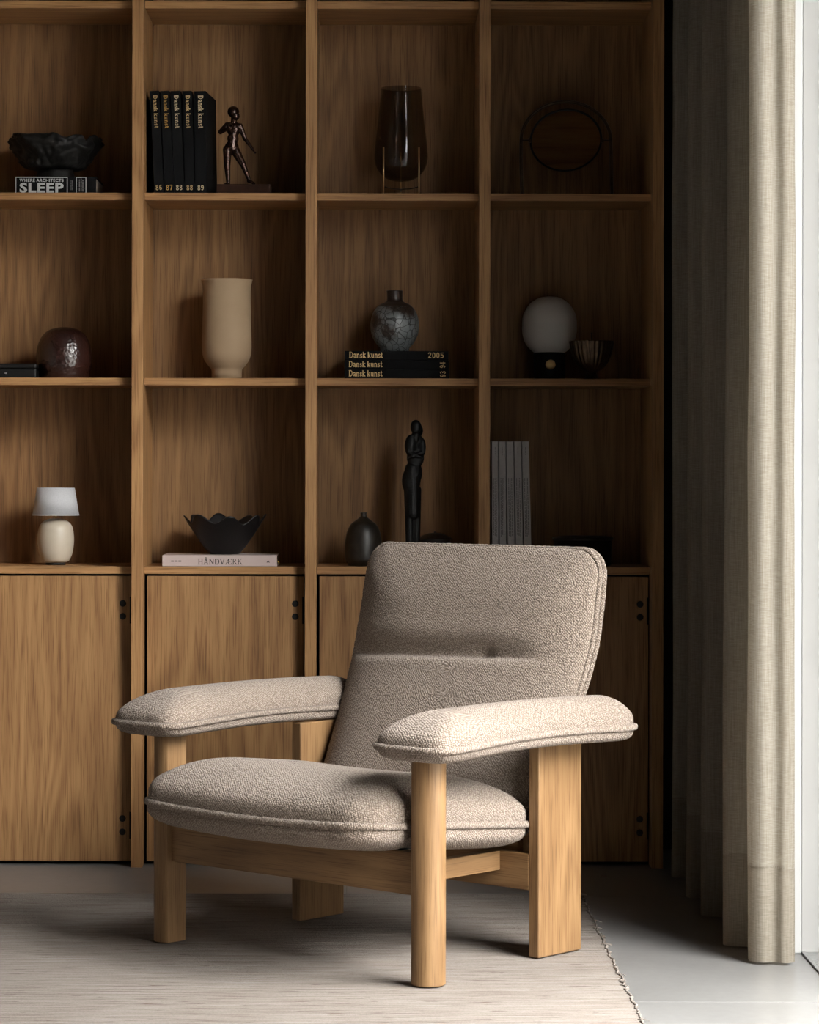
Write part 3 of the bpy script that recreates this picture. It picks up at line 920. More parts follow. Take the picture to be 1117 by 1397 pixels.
# ---------------------------------------------------------------- curtain
def make_curtain():
    root = empty('curtain', (0.82, -0.7, 0), 'floor-length natural linen curtain hanging in folds right of the bookcase', 'curtain')
    path = [(0.872, -0.03), (0.79, -0.10), (0.748, -0.15), (0.745, -0.185), (0.785, -0.20), (0.858, -0.25), (0.872, -0.32), (0.80, -0.40), (0.750, -0.45),
            (0.746, -0.50), (0.775, -0.515), (0.85, -0.54), (0.872, -0.60), (0.80, -0.67), (0.751, -0.71), (0.748, -0.76), (0.785, -0.775), (0.85, -0.80),
            (0.874, -0.88), (0.81, -0.98), (0.758, -1.08), (0.750, -1.13), (0.785, -1.150), (0.845, -1.155), (0.872, -1.185), (0.83, -1.215), (0.782, -1.255),
            (0.773, -1.30), (0.795, -1.325), (0.822, -1.318), (0.840, -1.332), (0.862, -1.322), (0.867, -1.29)]
    P = curve_pts(path, 420)
    def sheet(z0, z1, nz, off):
        V, F = [], []
        for j in range(nz + 1):
            z = z0 + (z1 - z0) * j / nz
            for i, (x, y) in enumerate(P):
                k = i / len(P)
                dx = 0.006 * mnoise.noise((k * 9, z * 0.9, 2)) + 0.0025 * mnoise.noise((k * 40, z * 3.0, 5))
                dy = 0.010 * mnoise.noise((k * 9, z * 0.9, 8)) + 0.003 * mnoise.noise((k * 40, z * 2.5, 15))
                amp = 1.0 - 0.03 * (z / 2.66)
                V.append((0.82 + (x - 0.82) * amp + dx - 0.82, y + dy + 0.7, z))
        n = len(P)
        for j in range(nz):
            for i in range(n - 1):
                F.append((j * n + i, j * n + i + 1, (j + 1) * n + i + 1, (j + 1) * n + i))
        return V, F
    V, F = sheet(0.196, 3.53, 110, 0)
    c = link('cloth', me_from('cloth', V, F), M['linen'], root, True)
    V, F = sheet(0.006, 0.202, 12, 0)
    h = link('hem', me_from('hem', V, F), M['linen_hem'], root, True)
    box('curtain_track', (-0.03, -0.72, 3.53), (0.03, 0.72, 3.60), M['white_paint'], root)
make_curtain()


# ---------------------------------------------------------------- books
def book(name, T, H, D, loc, cloth, label, group, lean=0.0, turn=0.0, lying=False, hollow=0.003):
    """Hardback: spine faces the camera (local -y), thickness along x, height along z."""
    rot = (0, R(-90), R(turn)) if lying else (0, R(lean), R(turn))
    b = empty(name, loc, label, 'book', group, rot)
    t = 0.0024
    bm = bmesh.new()
    add_box(bm, (-T / 2, 0, 0), (T / 2, t, H), 0.0007)
    add_box(bm, (-T / 2, t * 0.6, 0), (-T / 2 + t, D, H), 0.0006)
    add_box(bm, (T / 2 - t, t * 0.6, 0), (T / 2, D, H), 0.0006)
    link('cover', finish(bm, 'cover'), cloth, b)
    box('pages', (-T / 2 + t, t, hollow), (T / 2 - t, D - 0.004, H - hollow), M['paper'], b)
    return b
E_Y = -0.0005
DOWN, LEFTX, UPZ, RIGHTX = (0, 0, -1), (-1, 0, 0), (0, 0, 1), (1, 0, 0)

# five yearbooks, first bay from the photo's second column, top row
Z1, Z2, Z3 = SHELF_Z[1], SHELF_Z[2], SHELF_Z[3]
yb = 0.060
edges = [(202.9, 216.3, '86', 'gold'), (217.0, 230.5, '87', 'gold_dark'), (231.2, 245.5, '88', 'gold_pale'), (247.2, 261.0, '88', 'gold'), (263.4, 280.0, '89', 'gold_pale')]
ydesc = ['black yearbook with gold 86 on the spine, leftmost of the five', 'black yearbook with dark gold 87 on the spine in the upright row',
         'black yearbook with pale gold 88, middle book of the upright five', 'black yearbook numbered 88 standing just left of number 89',
         'black yearbook numbered 89 nearest the bronze boy figurine']
for i, (a, b, num, ink) in enumerate(edges):
    T = pm(b - a, yb); H = pm(139.5, yb)
    lean = (-2.9, -2.9, -2.4, -1.8, -0.7)[i]
    xc = wx((a + b) / 2, yb) + H * math.sin(R(-lean))
    bk = book('book', T - 0.0014, H, 0.185, (xc, yb, Z1 + T / 2 * math.sin(R(-lean)) + 0.0004), M['black_cloth'], ydesc[i], 'black yearbooks upright on the top row', lean=lean, turn=(-5.0 if i == 4 else 0))
    lh = min(pm(7.5, yb), T * 0.42)
    lettering('spine_title', serif_text('Dansk kunst', lh), (-lh * 0.36, E_Y, H - pm(6, yb)), DOWN, RIGHTX, M[ink], bk, fit=pm(45, yb))
    lettering('spine_number', serif_text(num, pm(7, yb)), (-pm(4.8, yb), E_Y, pm(4, yb)), RIGHTX, UPZ, M[ink], bk, fit=pm(9.5, yb))

# three yearbooks lying under the crackle vase
desc = ['black yearbook marked 2005, top of the lying stack under the crackle vase', 'black yearbook marked 94, middle of the lying stack of three',
        'black yearbook marked 93, bottom of the lying stack of three']
tops = [(476.5, 489.0, 470.0, 611.5, '2005'), (489.5, 502.0, 469.5, 612.0, '94'), (502.5, 515.0, 469.5, 612.5, '93')]
zb = Z2
for i in (2, 1, 0):
    y0, y1, xa, xb, num = tops[i]
    T = pm(y1 - y0, yb) - 0.0004; H = pm(xb - xa, yb)
    bk = book('book', T, H, 0.19, (wx(xb, yb), yb + 0.001 * i, zb + T / 2 + 0.0003), M['black_cloth'], desc[i], 'black yearbooks lying under the vase', lying=True)
    lh = pm(8.2, yb)
    lettering('spine_title', serif_text('Dansk kunst', lh), (-lh * 0.40, E_Y, H - pm(6, yb)), DOWN, RIGHTX, M['gold'], bk, fit=pm(46, yb))
    if num == '2005':
        lettering('spine_number', serif_text(num, pm(7.5, yb)), (-pm(3.4, yb), E_Y, pm(28, yb)), DOWN, RIGHTX, M['gold'], bk, fit=pm(22, yb))
    else:
        lettering('spine_number', serif_text(num, pm(7.5, yb)), (-pm(4.5, yb), E_Y, pm(5.0, yb)), RIGHTX, UPZ, M['gold'], bk, fit=pm(9, yb))
    zb += T + 0.0006
STACK2_TOP = zb

# the big black book under the crumpled bowl
ysb = 0.075
xa, xb = 20.0, 130.5
T = pm(23.0, ysb); H = pm(xb - xa, ysb)
bk = book('book', T, H, 0.20, (wx(xb, ysb), ysb, Z1 + T / 2 + 0.0003), M['black_cloth'], 'thick black book lettered SLEEP lying under the crumpled black bowl', None, lying=True)
SLEEP_TOP = Z1 + T + 0.0006
def bar(name, x0, x1, z0, z1, mat):                         # spine bars measured along the lying book: x from its left end, z from the shelf
    V = [(z0 - T / 2, E_Y, H - x0), (z0 - T / 2, E_Y, H - x1), (z1 - T / 2, E_Y, H - x1), (z1 - T / 2, E_Y, H - x0)]
    return V
def frame_lines(name, x0, x1, z0, z1, w, mat):
    V, F = [], []
    for q in ((x0, x1, z1 - w, z1), (x0, x0 + w, z0, z1), (x1 - w, x1, z0, z1)):
        n = len(V); V += bar('', *q, None); F.append((n, n + 1, n + 2, n + 3))
    link(name, me_from(name, V, F), mat, bk)
p1 = pm(1, ysb)
frame_lines('title_frame', 0.5 * p1, 71.5 * p1, 0.3 * p1, 22.6 * p1, 1.0 * p1, M['white_ink'])
frame_lines('label_frame', 83 * p1, 97 * p1, 0.3 * p1, 22.6 * p1, 0.9 * p1, M['white_ink'])
lettering('spine_title', sans_text('WHERE ARCHITECTS', 4.1 * p1, 0.03, 1.1), (16.2 * p1 - T / 2, E_Y, H - 6 * p1), DOWN, RIGHTX, M['white_ink'], bk, fit=60 * p1)
lettering('spine_title', sans_text('SLEEP', 12.2 * p1, 0.05, 1.1), (2.0 * p1 - T / 2, E_Y, H - 6 * p1), DOWN, RIGHTX, M['white_ink'], bk, fit=60 * p1)
small_print('spine_print', (-T / 2 + 3 * p1, E_Y, H - 86.5 * p1), RIGHTX, DOWN, 17 * p1, 7 * p1, 3, M['mid_ink'], bk, 2)
small_print('spine_print', (-T / 2 + 5 * p1, E_Y, H - 75.5 * p1), RIGHTX, DOWN, 13 * p1, 3 * p1, 2, M['grey_ink'], bk, 3)

# craft book under the wavy bowl
yh = 0.062
xa, xb = 221.5, 378.0
T = pm(15.0, yh); H = pm(xb - xa, yh)
bk = book('book', T, H, 0.20, (wx(xb, yh), yh, Z3 + T / 2 + 0.0003), M['pink_cloth'], 'pale pink book titled HÅNDVÆRK lying under the wavy black bowl', None, lying=True)
HAND_TOP = Z3 + T + 0.0006
p1 = pm(1, yh)
lettering('spine_title', serif_text('HÅNDVÆRK', 7.6 * p1), (2.6 * p1 - T / 2, E_Y, H - 48.5 * p1), DOWN, RIGHTX, M['dark_ink'], bk, fit=61 * p1)
small_print('spine_print', (5.4 * p1 - T / 2, E_Y, H - 12 * p1), DOWN, RIGHTX, 14 * p1, 2.8 * p1, 1, M['dark_ink'], bk, 5)
V = [(x * p1 - T / 2, E_Y, H - z * p1) for x, z in ((5.2, 142.3), (8.6, 144.3), (5.2, 146.6), (5.2, 145.3), (6.9, 144.4), (5.2, 143.6))]
link('spine_emblem', me_from('spine_emblem', V, [(0, 1, 4, 5), (1, 2, 3, 4)]), M['dark_ink'], bk)
tube = tube_me('bookmark', curve_pts([(0.0, 0.02, 0.002), (-0.002, 0.012, -0.003), (-0.0075, 0.010, -0.005)], 8), 0.0014, 6)
link('bookmark', tube, M['yellow_ribbon'], bk, True)

# five pale grey volumes, right-hand bay of the bottom open row
gdesc = ['pale grey volume pressed against the oak upright, leftmost of the five', 'pale grey volume second from the left of five beside the upright',
         'pale grey volume standing in the middle of the five', 'pale grey volume second from the right of five grey volumes',
         'pale grey leaning volume at the right end of the five']
gx = [(670.6, 679.4), (680.0, 689.4), (690.2, 700.0), (700.8, 710.6), (711.2, 721.2)]
yg = 0.062
for i, (a, b) in enumerate(gx):
    T = pm(b - a, yg); H = wz(601.5, yg) - Z3
    lean = (-0.25, -0.55, -0.85, -1.15, -1.4)[i]
    xc = wx((a + b) / 2, yg) + H * math.sin(R(-lean)) + (0.0002)
    bk = book('book', T - 0.0004, H, 0.21, (xc, yg, Z3 + T / 2 * math.sin(R(-lean)) + 0.0003), M['grey_paper'], gdesc[i], 'pale grey volumes beside the upright', lean=lean)
    small_print('spine_print', (-T * 0.34, E_Y, H - pm(50, yg)), DOWN, RIGHTX, pm(80, yg), T * 0.62, 3, M['mid_ink'], bk, 20 + i)
    small_print('spine_print', (-T * 0.06, E_Y, H - pm(8, yg)), DOWN, RIGHTX, pm(11, yg), T * 0.14, 1, M['mid_ink'], bk, 30 + i)


# ---------------------------------------------------------------- vessels, lamps and the like
def px_prof(cx, y, pts, z0=None):
    """(half-width px, picture y) pairs -> (r, z) about the shelf height."""
    return [(pm(w, y), wz(py, y)) for w, py in pts]

def smooth_prof(pts, n=48): return [tuple(p) for p in curve_pts(pts, n)]

# sand stoneware vase
y = 0.17
pr = px_prof(309, y, [(35.2, 381.5), (34.2, 385), (32.9, 392), (32.4, 402), (32.8, 430), (33.6, 460), (33.6, 478), (31.5, 489), (26, 498), (21.2, 503.5), (20.6, 507), (20.6, 512)])
outer = smooth_prof(pr, 50); outer[-1] = (outer[-1][0], Z2 + 0.0004)
inner = [(r - 0.004, z) for r, z in outer[:-8]]
full = [(0.0001, inner[-1][1])] + inner[::-1] + outer + [(0.0001, Z2 + 0.0004)]
vz = link('vase', lathe_me('vase', [(r, z - Z2) for r, z in full], 72), M['sand'], None, True, (wx(309, y), y, Z2))
tag(vz, 'tall sand-coloured stoneware vase with a narrow foot in the middle row', 'vase')

# brown glazed dome
y = 0.155
pr = smooth_prof([(pm(w, y), wz(p, y) - Z2) for w, p in [(0.05, 446.5), (10, 447.3), (21, 451), (30, 459), (36, 472), (38, 487), (37.4, 500), (34.5, 509)]], 46)
pr[-1] = (pr[-1][0], 0.004); pr += [(pr[-1][0] - 0.002, 0.0004), (0.0001, 0.0004)]
dome = link('vessel', lathe_me('vessel', pr, 72), M['brown'], None, True, (wx(87.2, y), y, Z2))
tag(dome, 'rounded dark brown glazed dome vessel with a bright highlight', 'vessel')

# black lacquer box partly outside the frame
y = 0.075
bx = empty('lacquer_box', (wx(0, y) - 0.02, y, Z2), 'flat black lacquered box left of the brown dome vessel', 'box')
x1 = wx(49, y) - bx.location.x
box('box_body', (x1 - 0.13, 0, 0.0003), (x1, 0.12, 0.024), M['black_satin'], bx, 0.003)
box('lid', (x1 - 0.132, -0.002, 0.0242), (x1 + 0.001, 0.122, 0.0375), M['black_satin'], bx, 0.004)
box('clasp', (wx(9, y) - 0.005 - bx.location.x, -0.006, 0.011), (wx(9, y) + 0.001 - bx.location.x, -0.0002, 0.014), M['grille'], bx, 0.001)

# crackle vase on the lying books
y = 0.15
zt = STACK2_TOP
prm = [(10.8, 396.0), (10.4, 402), (10.6, 409), (13.5, 412), (22, 416.5), (29.5, 426), (33, 441), (31.5, 456), (25.5, 468), (19, 474.5)]
outer = smooth_prof([(pm(w, y), wz(p, y) - zt) for w, p in prm], 54); outer[-1] = (outer[-1][0], 0.0004)
inner = [(max(r - 0.003, 0.004), z) for r, z in outer[:12]]
cv = link('vase', lathe_me('vase', inner[::-1] + outer + [(0.0001, 0.0004)], 72), M['crackle'], None, True, (wx(538, y), y, zt))
tag(cv, 'round grey crackle-glazed vase standing on three lying yearbooks', 'vase')

# smoked glass vase in a brass stand
y = 0.17
cx = wx(546.3, y)
prm = [(27.3, 119.8), (28.2, 130), (31.6, 165), (34.6, 190), (36.4, 208), (36.2, 218), (32.5, 230), (25, 239.5), (14, 245.5), (0.05, 247.5)]
outer = smooth_prof([(pm(w, y), wz(p, y) - Z1) for w, p in prm], 60)
gv = empty('glass_vase', (cx, y, Z1), 'tall smoked glass vase held in a slim brass stand', 'vase')
link('glass', lathe_me('glass', outer, 72), M['smoked'], gv, True)
rr = pm(27.4, y); zt = wz(203.5, y) - Z1
for a in (R(-130), R(-50), R(90)):
    rad = rr / abs(math.cos(R(-130))) if a != R(90) else rr * 1.3
    rad = pm(27.4, y) / 0.6428
    px_, py_ = rad * math.cos(a) , rad * math.sin(a)
    # rods hug the belly of the glass
    k = pm(37.4, y) / rad
    px_, py_ = px_ * k, py_ * k
    link('rod', tube_me('rod', [(px_, py_, 0.0003), (px_, py_, zt)], 0.0020, 10), M['brass'], gv, True)
    q = curve_pts([(px_, py_, 0.024), (px_ * 0.55, py_ * 0.55, 0.0215), (0, 0, 0.0225)], 10)
    link('cross_arm', tube_me('cross_arm', q, 0.0016, 8), M['dark_bronze'], gv, True)

# tilting table mirror on an arched stand
y = 0.20
mx_, mzc = wx(771, y), wz(190.5, y)
mr = empty('table_mirror', (mx_, y, Z1), 'round tilting table mirror in a thin black arched stand', 'mirror')
hw, top = pm(61, y), wz(138, y) - Z1
zc = mzc - Z1
arch = [(-hw + pm(1.5, y), 0, 0.0022), (-hw, 0, zc * 0.55), (-hw, 0, zc)]
for k in range(1, 16):
    a = math.pi - math.pi * k / 16
    arch.append((hw * math.cos(a), 0, zc + (top - zc) * math.sin(a)))
arch += [(hw, 0, zc), (hw + pm(1.0, y), 0, zc * 0.55), (hw + pm(2, y), 0, 0.0022)]
link('stand', tube_me('stand', curve_pts(arch, 90), 0.0042, 10), M['dark_bronze'], mr, True)
rm = pm(48, y)
link('frame', tube_me('frame', [(rm * math.cos(t), 0, rm * math.sin(t)) for t in np.linspace(0, 2 * math.pi, 72, endpoint=False)], 0.0032, 8, True), M['black_satin'], mr, True, (0, 0, zc), (R(38), 0, 0))
disc = lathe_me('glass', [(0.0001, 0.0012), (rm - 0.0015, 0.0012), (rm - 0.0015, -0.0012), (0.0001, -0.0012)], 72)
link('glass', disc, M['mirror'], mr, False, (0, 0, zc), (R(90 + 38), 0, 0))
for s in (-1, 1):
    link('pivot', tube_me('pivot', [(s * (rm - 0.001), 0, zc), (s * (rm + 0.006), 0, zc)], 0.0062, 12), M['dark_bronze'], mr, True)
    link('pin', tube_me('pin', [(s * (rm + 0.006), 0, zc), (s * hw, 0, zc)], 0.0022, 8), M['dark_bronze'], mr, True)

# globe lamp
y = 0.20
gl = empty('globe_lamp', (wx(749, y), y, Z2), 'unlit globe table lamp with opal glass on a black base', 'lamp')
zb1 = wz(480.5, y) - Z2
link('base', lathe_me('base', [(0.0001, 0.0004), (pm(21.2, y), 0.0004), (pm(21.6, y), 0.002), (pm(21.6, y), zb1 - 0.002), (pm(21, y), zb1), (0.0001, zb1)], 64), M['black_satin'], gl, True)
prm = [(0.05, 403.5), (14, 405.5), (27, 414), (35.5, 428), (37.3, 442), (36.6, 456), (32, 469), (25, 477), (20.5, 480.3)]
link('globe', lathe_me('globe', smooth_prof([(pm(w, y), wz(p, y) - Z2) for w, p in prm], 50), 72), M['opal'], gl, True)
link('dimmer_knob', lathe_me('dimmer_knob', [(0.0001, 0.006), (pm(6.2, y), 0.006), (pm(6.8, y), 0.005), (pm(6.8, y), 0), (0.0001, 0)], 32), M['brass'], gl, True, (0, -pm(21.4, y), wz(497.5, y) - Z2), (R(90), 0, 0))

# fluted bronze bowl
y = 0.095
zr = wz(464.5, y) - Z2
def flute(a, i, r, z):
    k = 0.035 * min(1, max(0, (r - 0.012) / 0.02))
    return r * (1 - k * (0.5 + 0.5 * math.cos(a * 26)) ** 1.5), z
prm = [(30.8, 464.5), (29.3, 473), (26.5, 484), (21.5, 495), (14, 503), (8.5, 506), (6.5, 508), (9.2, 511.5)]
outer = smooth_prof([(pm(w, y), wz(p, y) - Z2) for w, p in prm], 40); outer[-1] = (outer[-1][0], 0.0004)
inner = [(max(r - 0.003, 0.001), z) for r, z in outer[:26]]
fb = empty('footed_bowl', (wx(806.5, y), y, Z2), 'fluted dark bronze footed bowl beside the globe lamp', 'bowl')
link('bowl', lathe_me('bowl', [(0.0001, inner[-1][1])] + inner[::-1] + outer + [(0.0001, 0.0004)], 160, flute), M['dark_bronze'], fb, True)
link('pin', tube_me('pin', [(0, 0, inner[-1][1] - 0.001), (0, 0, wz(455, y) - Z2)], [0.0030, 0.0014], 10), M['dark_bronze'], fb, True)
link('pin_tip', lathe_me('pin_tip', [(0.0001, -0.003), (0.0022, -0.002), (0.003, 0), (0.0022, 0.002), (0.0001, 0.003)], 16), M['dark_bronze'], fb, True, (0, 0, wz(454, y) - Z2))

# small cream table lamp
y = 0.15
lp = empty('table_lamp', (wx(76.2, y), y, Z3), 'small cream ceramic table lamp with a white fabric shade', 'lamp')
sh = NT('white_lampshade'); v = sh.coords(); nz = sh.noise(v, 500, 2)
sh.l(sh.ramp(nz, [(0.3, (0.4872, 0.4872, 0.5046)), (0.7, (0.5916, 0.5916, 0.609))]), sh.b.inputs['Base Color']); sh.set(Roughness=0.9)
tlu = sh.n('ShaderNodeBsdfTranslucent'); tlu.inputs['Color'].default_value = (0.38, 0.38, 0.38, 1)
mxs = sh.n('ShaderNodeMixShader'); mxs.inputs[0].default_value = 0.2
sh.l(sh.b.outputs[0], mxs.inputs[1]); sh.l(tlu.outputs[0], mxs.inputs[2]); sh.l(mxs.outputs[0], sh.out.inputs[0])
zt, zl = wz(665.8, y) - Z3, wz(703.2, y) - Z3
r0, r1 = pm(25.7, y), pm(31.8, y)
link('shade', lathe_me('shade', [(r0, zt), (r1, zl), (r1 - 0.0015, zl), (r0 - 0.0015, zt)], 72, closed=True), sh.m, lp, True)
link('shade_ring', tube_me('shade_ring', [(r1 * 0.997 * math.cos(t), r1 * 0.997 * math.sin(t), zl + 0.001) for t in np.linspace(0, 2 * math.pi, 60, endpoint=False)], 0.0014, 6, True), sh.m, lp, True)
prm = [(0.05, 707.6), (8, 708), (16, 711), (22, 718), (24.5, 729), (24.7, 741), (22.6, 755), (18.5, 764.5), (14, 767.5)]
body = smooth_prof([(pm(w, y), wz(p, y) - Z3) for w, p in prm], 48)
link('body', lathe_me('body', body + [(0.0001, body[-1][1])], 72), M['cream'], lp, True)
link('foot', lathe_me('foot', [(0.0001, 0.0004), (pm(13.4, y), 0.0004), (pm(13.4, y), body[-1][1] + 0.001), (0.0001, body[-1][1] + 0.001)], 48), M['black'], lp, True)
zn = body[0][1]
link('neck', lathe_me('neck', [(0.0001, zn - 0.002), (0.0042, zn - 0.002), (0.0042, zn + 0.0015), (0.0024, zn + 0.002), (0.0024, zl + 0.02), (0.0038, zl + 0.022), (0.0038, zl + 0.034), (0.0001, zl + 0.034)], 24), M['brass'], lp, True)
for a in (0, 2.094, 4.189):
    ra = (r0 * (0.35) + r1 * 0.65) * 0.985
    zz = zl + (zt - zl) * 0.35
    link('shade_spoke', tube_me('shade_spoke', [(0.002 * math.cos(a), 0.002 * math.sin(a), zl + 0.02), (ra * math.cos(a), ra * math.sin(a), zz)], 0.001, 6), M['brass'], lp, True)

# wavy black bowl on the craft book
y = 0.155
zt = HAND_TOP
rb, hb = pm(20, y), wz(703, y) - zt
v, f = [], []
SEG, NR = 144, 26
def wave(a):
    return math.cos(8 * (a + R(81)) + 0.35 * math.sin(2 * a + 1)) + 0.25 * math.sin(3 * a + 2.0)
for side in (0, 1):
    for i in range(NR + 1):
        t = i / NR if side == 0 else 1 - i / NR
        for k in range(SEG):
            a = 2 * math.pi * k / SEG
            w = wave(a) * t ** 1.7
            r = rb + (pm(53.5, y) - rb) * t ** 0.95 + 0.0065 * w
            z = 0.0006 + hb * (t ** 1.12) * 0.90 + 0.0105 * w * (1 if t > 0 else 0)
            if side: r -= 0.0035; z += 0.0012 if t > 0.1 else 0.004
            v.append((r * math.cos(a), r * math.sin(a), z))
rows = 2 * (NR + 1)
for i in range(rows - 1):
    for k in range(SEG):
        q = (k + 1) % SEG
        f.append((i * SEG + k, i * SEG + q, (i + 1) * SEG + q, (i + 1) * SEG + k))
f.append(tuple(range(SEG - 1, -1, -1))); f.append(tuple((rows - 1) * SEG + k for k in range(SEG)))
bm = bmesh.new(); me = me_from('bowl', v, f); bm.from_mesh(me)
wb = link('bowl', finish(bm, 'bowl'), M['black_ceramic'], None, True, (wx(306.5, y), y, zt))
tag(wb, 'matt black bowl with a deeply ruffled rim on the pink book', 'bowl')

# crumpled black bowl on the SLEEP book
y = 0.165
zt = SLEEP_TOP
bw = empty('crumpled_bowl', (wx(75, y), y, zt), 'black bowl with crumpled sides and a small foot on the SLEEP book', 'bowl')
zr = wz(190, y) - zt
zf = wz(231.5, y) - zt
prm = [(0.02, zf + 0.008), (pm(40, y), zf + 0.024), (pm(55, y), zr - 0.002), (pm(57.5, y), zr + 0.000), (pm(60.5, y), zr - 0.008), (pm(60, y), zr - 0.022), (pm(52, y), zr - 0.046), (pm(40, y), zf + 0.004), (pm(26, y), zf - 0.001), (0.02, zf - 0.001)]
prm[0] = (0.0001, prm[0][1]); prm[-1] = (0.0001, prm[-1][1])
pr = smooth_prof(prm, 70)
def crumple(a, i, r, z):
    p = (math.cos(a) * 1.7, math.sin(a) * 1.7, z * 22)
    n = mnoise.noise(p) * 0.5 + 0.6 * abs(mnoise.noise((p[0] * 2.3, p[1] * 2.3, p[2] * 2.0))) + 0.35 * abs(mnoise.noise((p[0] * 4.6 + 5, p[1] * 4.6, p[2] * 4.0))) - 0.2
    k = min(1, r / 0.06) ** 2
    return r * (1 + 0.26 * n * k), z + 0.022 * mnoise.noise((p[0] * 1.4, p[1] * 1.4, 3)) * k * max(0, (z - zf) / (zr - zf))
link('bowl', lathe_me('bowl', pr, 128, crumple), M['black_rough'], bw, True)
link('foot', lathe_me('foot', smooth_prof([(pm(24, y), zf + 0.003), (pm(24, y), zf - 0.004), (pm(27, y), 0.003), (pm(27.5, y), 0.0005)], 12) + [(0.0001, 0.0005)], 64), M['black_rough'], bw, True)

# mottled bottle vase
y = 0.13
prm = [(4.6, 698.5), (4.0, 702), (5.2, 705), (10, 709), (17.5, 715), (22.5, 725), (24.7, 738), (25.3, 752), (24.2, 763), (20.5, 768.3)]
outer = smooth_prof([(pm(w, y), wz(p, y) - Z3) for w, p in prm], 50); outer[-1] = (outer[-1][0], 0.0004)
inner = [(max(r - 0.003, 0.002), z) for r, z in outer[:8]]
bt = link('bottle_vase', lathe_me('bottle_vase', inner[::-1] + outer + [(0.0001, 0.0004)], 64), M['bottle'], None, True, (wx(496, y), y, Z3))
tag(bt, 'small mottled dark bottle vase left of the armchair back', 'vase')

# low lidded bowl, mostly hidden behind the chair back
y = 0.23
lb = empty('lidded_bowl', (wx(593, y), y, Z3), 'low dark lidded bowl peeping over the chair back beside the slender figure', 'bowl')
zl = wz(735, y) - Z3
link('bowl', lathe_me('bowl', smooth_prof([(pm(22.5, y), zl - 0.001), (pm(21.5, y), zl - 0.012), (pm(17, y), 0.018), (pm(11, y), 0.006), (pm(11, y), 0.0004)], 26) + [(0.0001, 0.0004)], 56), M['dark_bowl'], lb, True)
link('lid', lathe_me('lid', [(pm(22.5, y), zl - 0.001), (pm(23.5, y), zl), (pm(23.5, y), zl + 0.002)] + smooth_prof([(pm(22, y), zl + 0.004), (pm(12, y), zl + 0.0135), (pm(4, y), zl + 0.0165), (0.0001, zl + 0.017)], 14), 56), M['dark_bowl'], lb, True)
link('knob', lathe_me('knob', smooth_prof([(0.0024, zl + 0.0165), (0.0020, zl + 0.018), (0.0026, zl + 0.0195), (0.0001, zl + 0.0205)], 10), 20), M['dark_bowl'], lb, True)

# dark round box, right bay
y = 0.14
db = empty('round_box', (wx(795, y), y, Z3), 'dark round lidded box behind the top right of the armchair', 'box')
zl = wz(731, y) - Z3
link('box_body', lathe_me('box_body', [(0.0001, 0.0004), (pm(37, y), 0.0004), (pm(38, y), 0.003), (pm(39.5, y), zl - 0.009), (0.0001, zl - 0.009)], 72), M['dark_bowl'], db, True)
link('lid', lathe_me('lid', [(0.0001, zl - 0.0088), (pm(41.3, y), zl - 0.0088), (pm(41.8, y), zl - 0.006), (pm(41.4, y), zl - 0.002), (pm(39, y), zl - 0.0005), (pm(30, y), zl + 0.0015), (0.0001, zl + 0.003)], 72), M['dark_bowl'], db, True)


# ---------------------------------------------------------------- statuettes: one continuous skin from blended limbs
def blob_figure(name, parts, voxel, mat, parent, smooth=3):
    """parts: tapered limbs (p0, r0, p1, r1) or ellipsoids (centre, (rx, ry, rz), rot) fused by a voxel remesh."""
    bm = bmesh.new()
    for q in parts:
        if len(q) == 4:
            p0, r0, p1, r1 = Vector(q[0]), q[1], Vector(q[2]), q[3]
            n = max(3, int((p1 - p0).length / (min(r0, r1) * 0.35)) + 1)
            for i in range(n + 1):
                t = i / n
                bmesh.ops.create_icosphere(bm, subdivisions=2, radius=r0 + (r1 - r0) * t, matrix=Matrix.Translation(p0.lerp(p1, t)))
        else:
            c, rad, rot = q
            mtx = Matrix.Translation(Vector(c)) @ Matrix.Rotation(R(rot), 4, 'Y') @ Matrix.Diagonal((*rad, 1))
            bmesh.ops.create_icosphere(bm, subdivisions=3, radius=1.0, matrix=mtx)
    me = bpy.data.meshes.new('tmp'); bm.to_mesh(me); bm.free()
    o = bpy.data.objects.new('tmp', me); COL.objects.link(o)
    md = o.modifiers.new('r', 'REMESH'); md.mode = 'VOXEL'; md.voxel_size = voxel
    ms = o.modifiers.new('s', 'SMOOTH'); ms.iterations = smooth; ms.factor = 0.5
    dg = bpy.context.evaluated_depsgraph_get()
    me2 = bpy.data.meshes.new_from_object(o.evaluated_get(dg))
    bpy.data.objects.remove(o); bpy.data.meshes.remove(me)
    me2.name = name
    return link(name, me2, mat, parent, True)

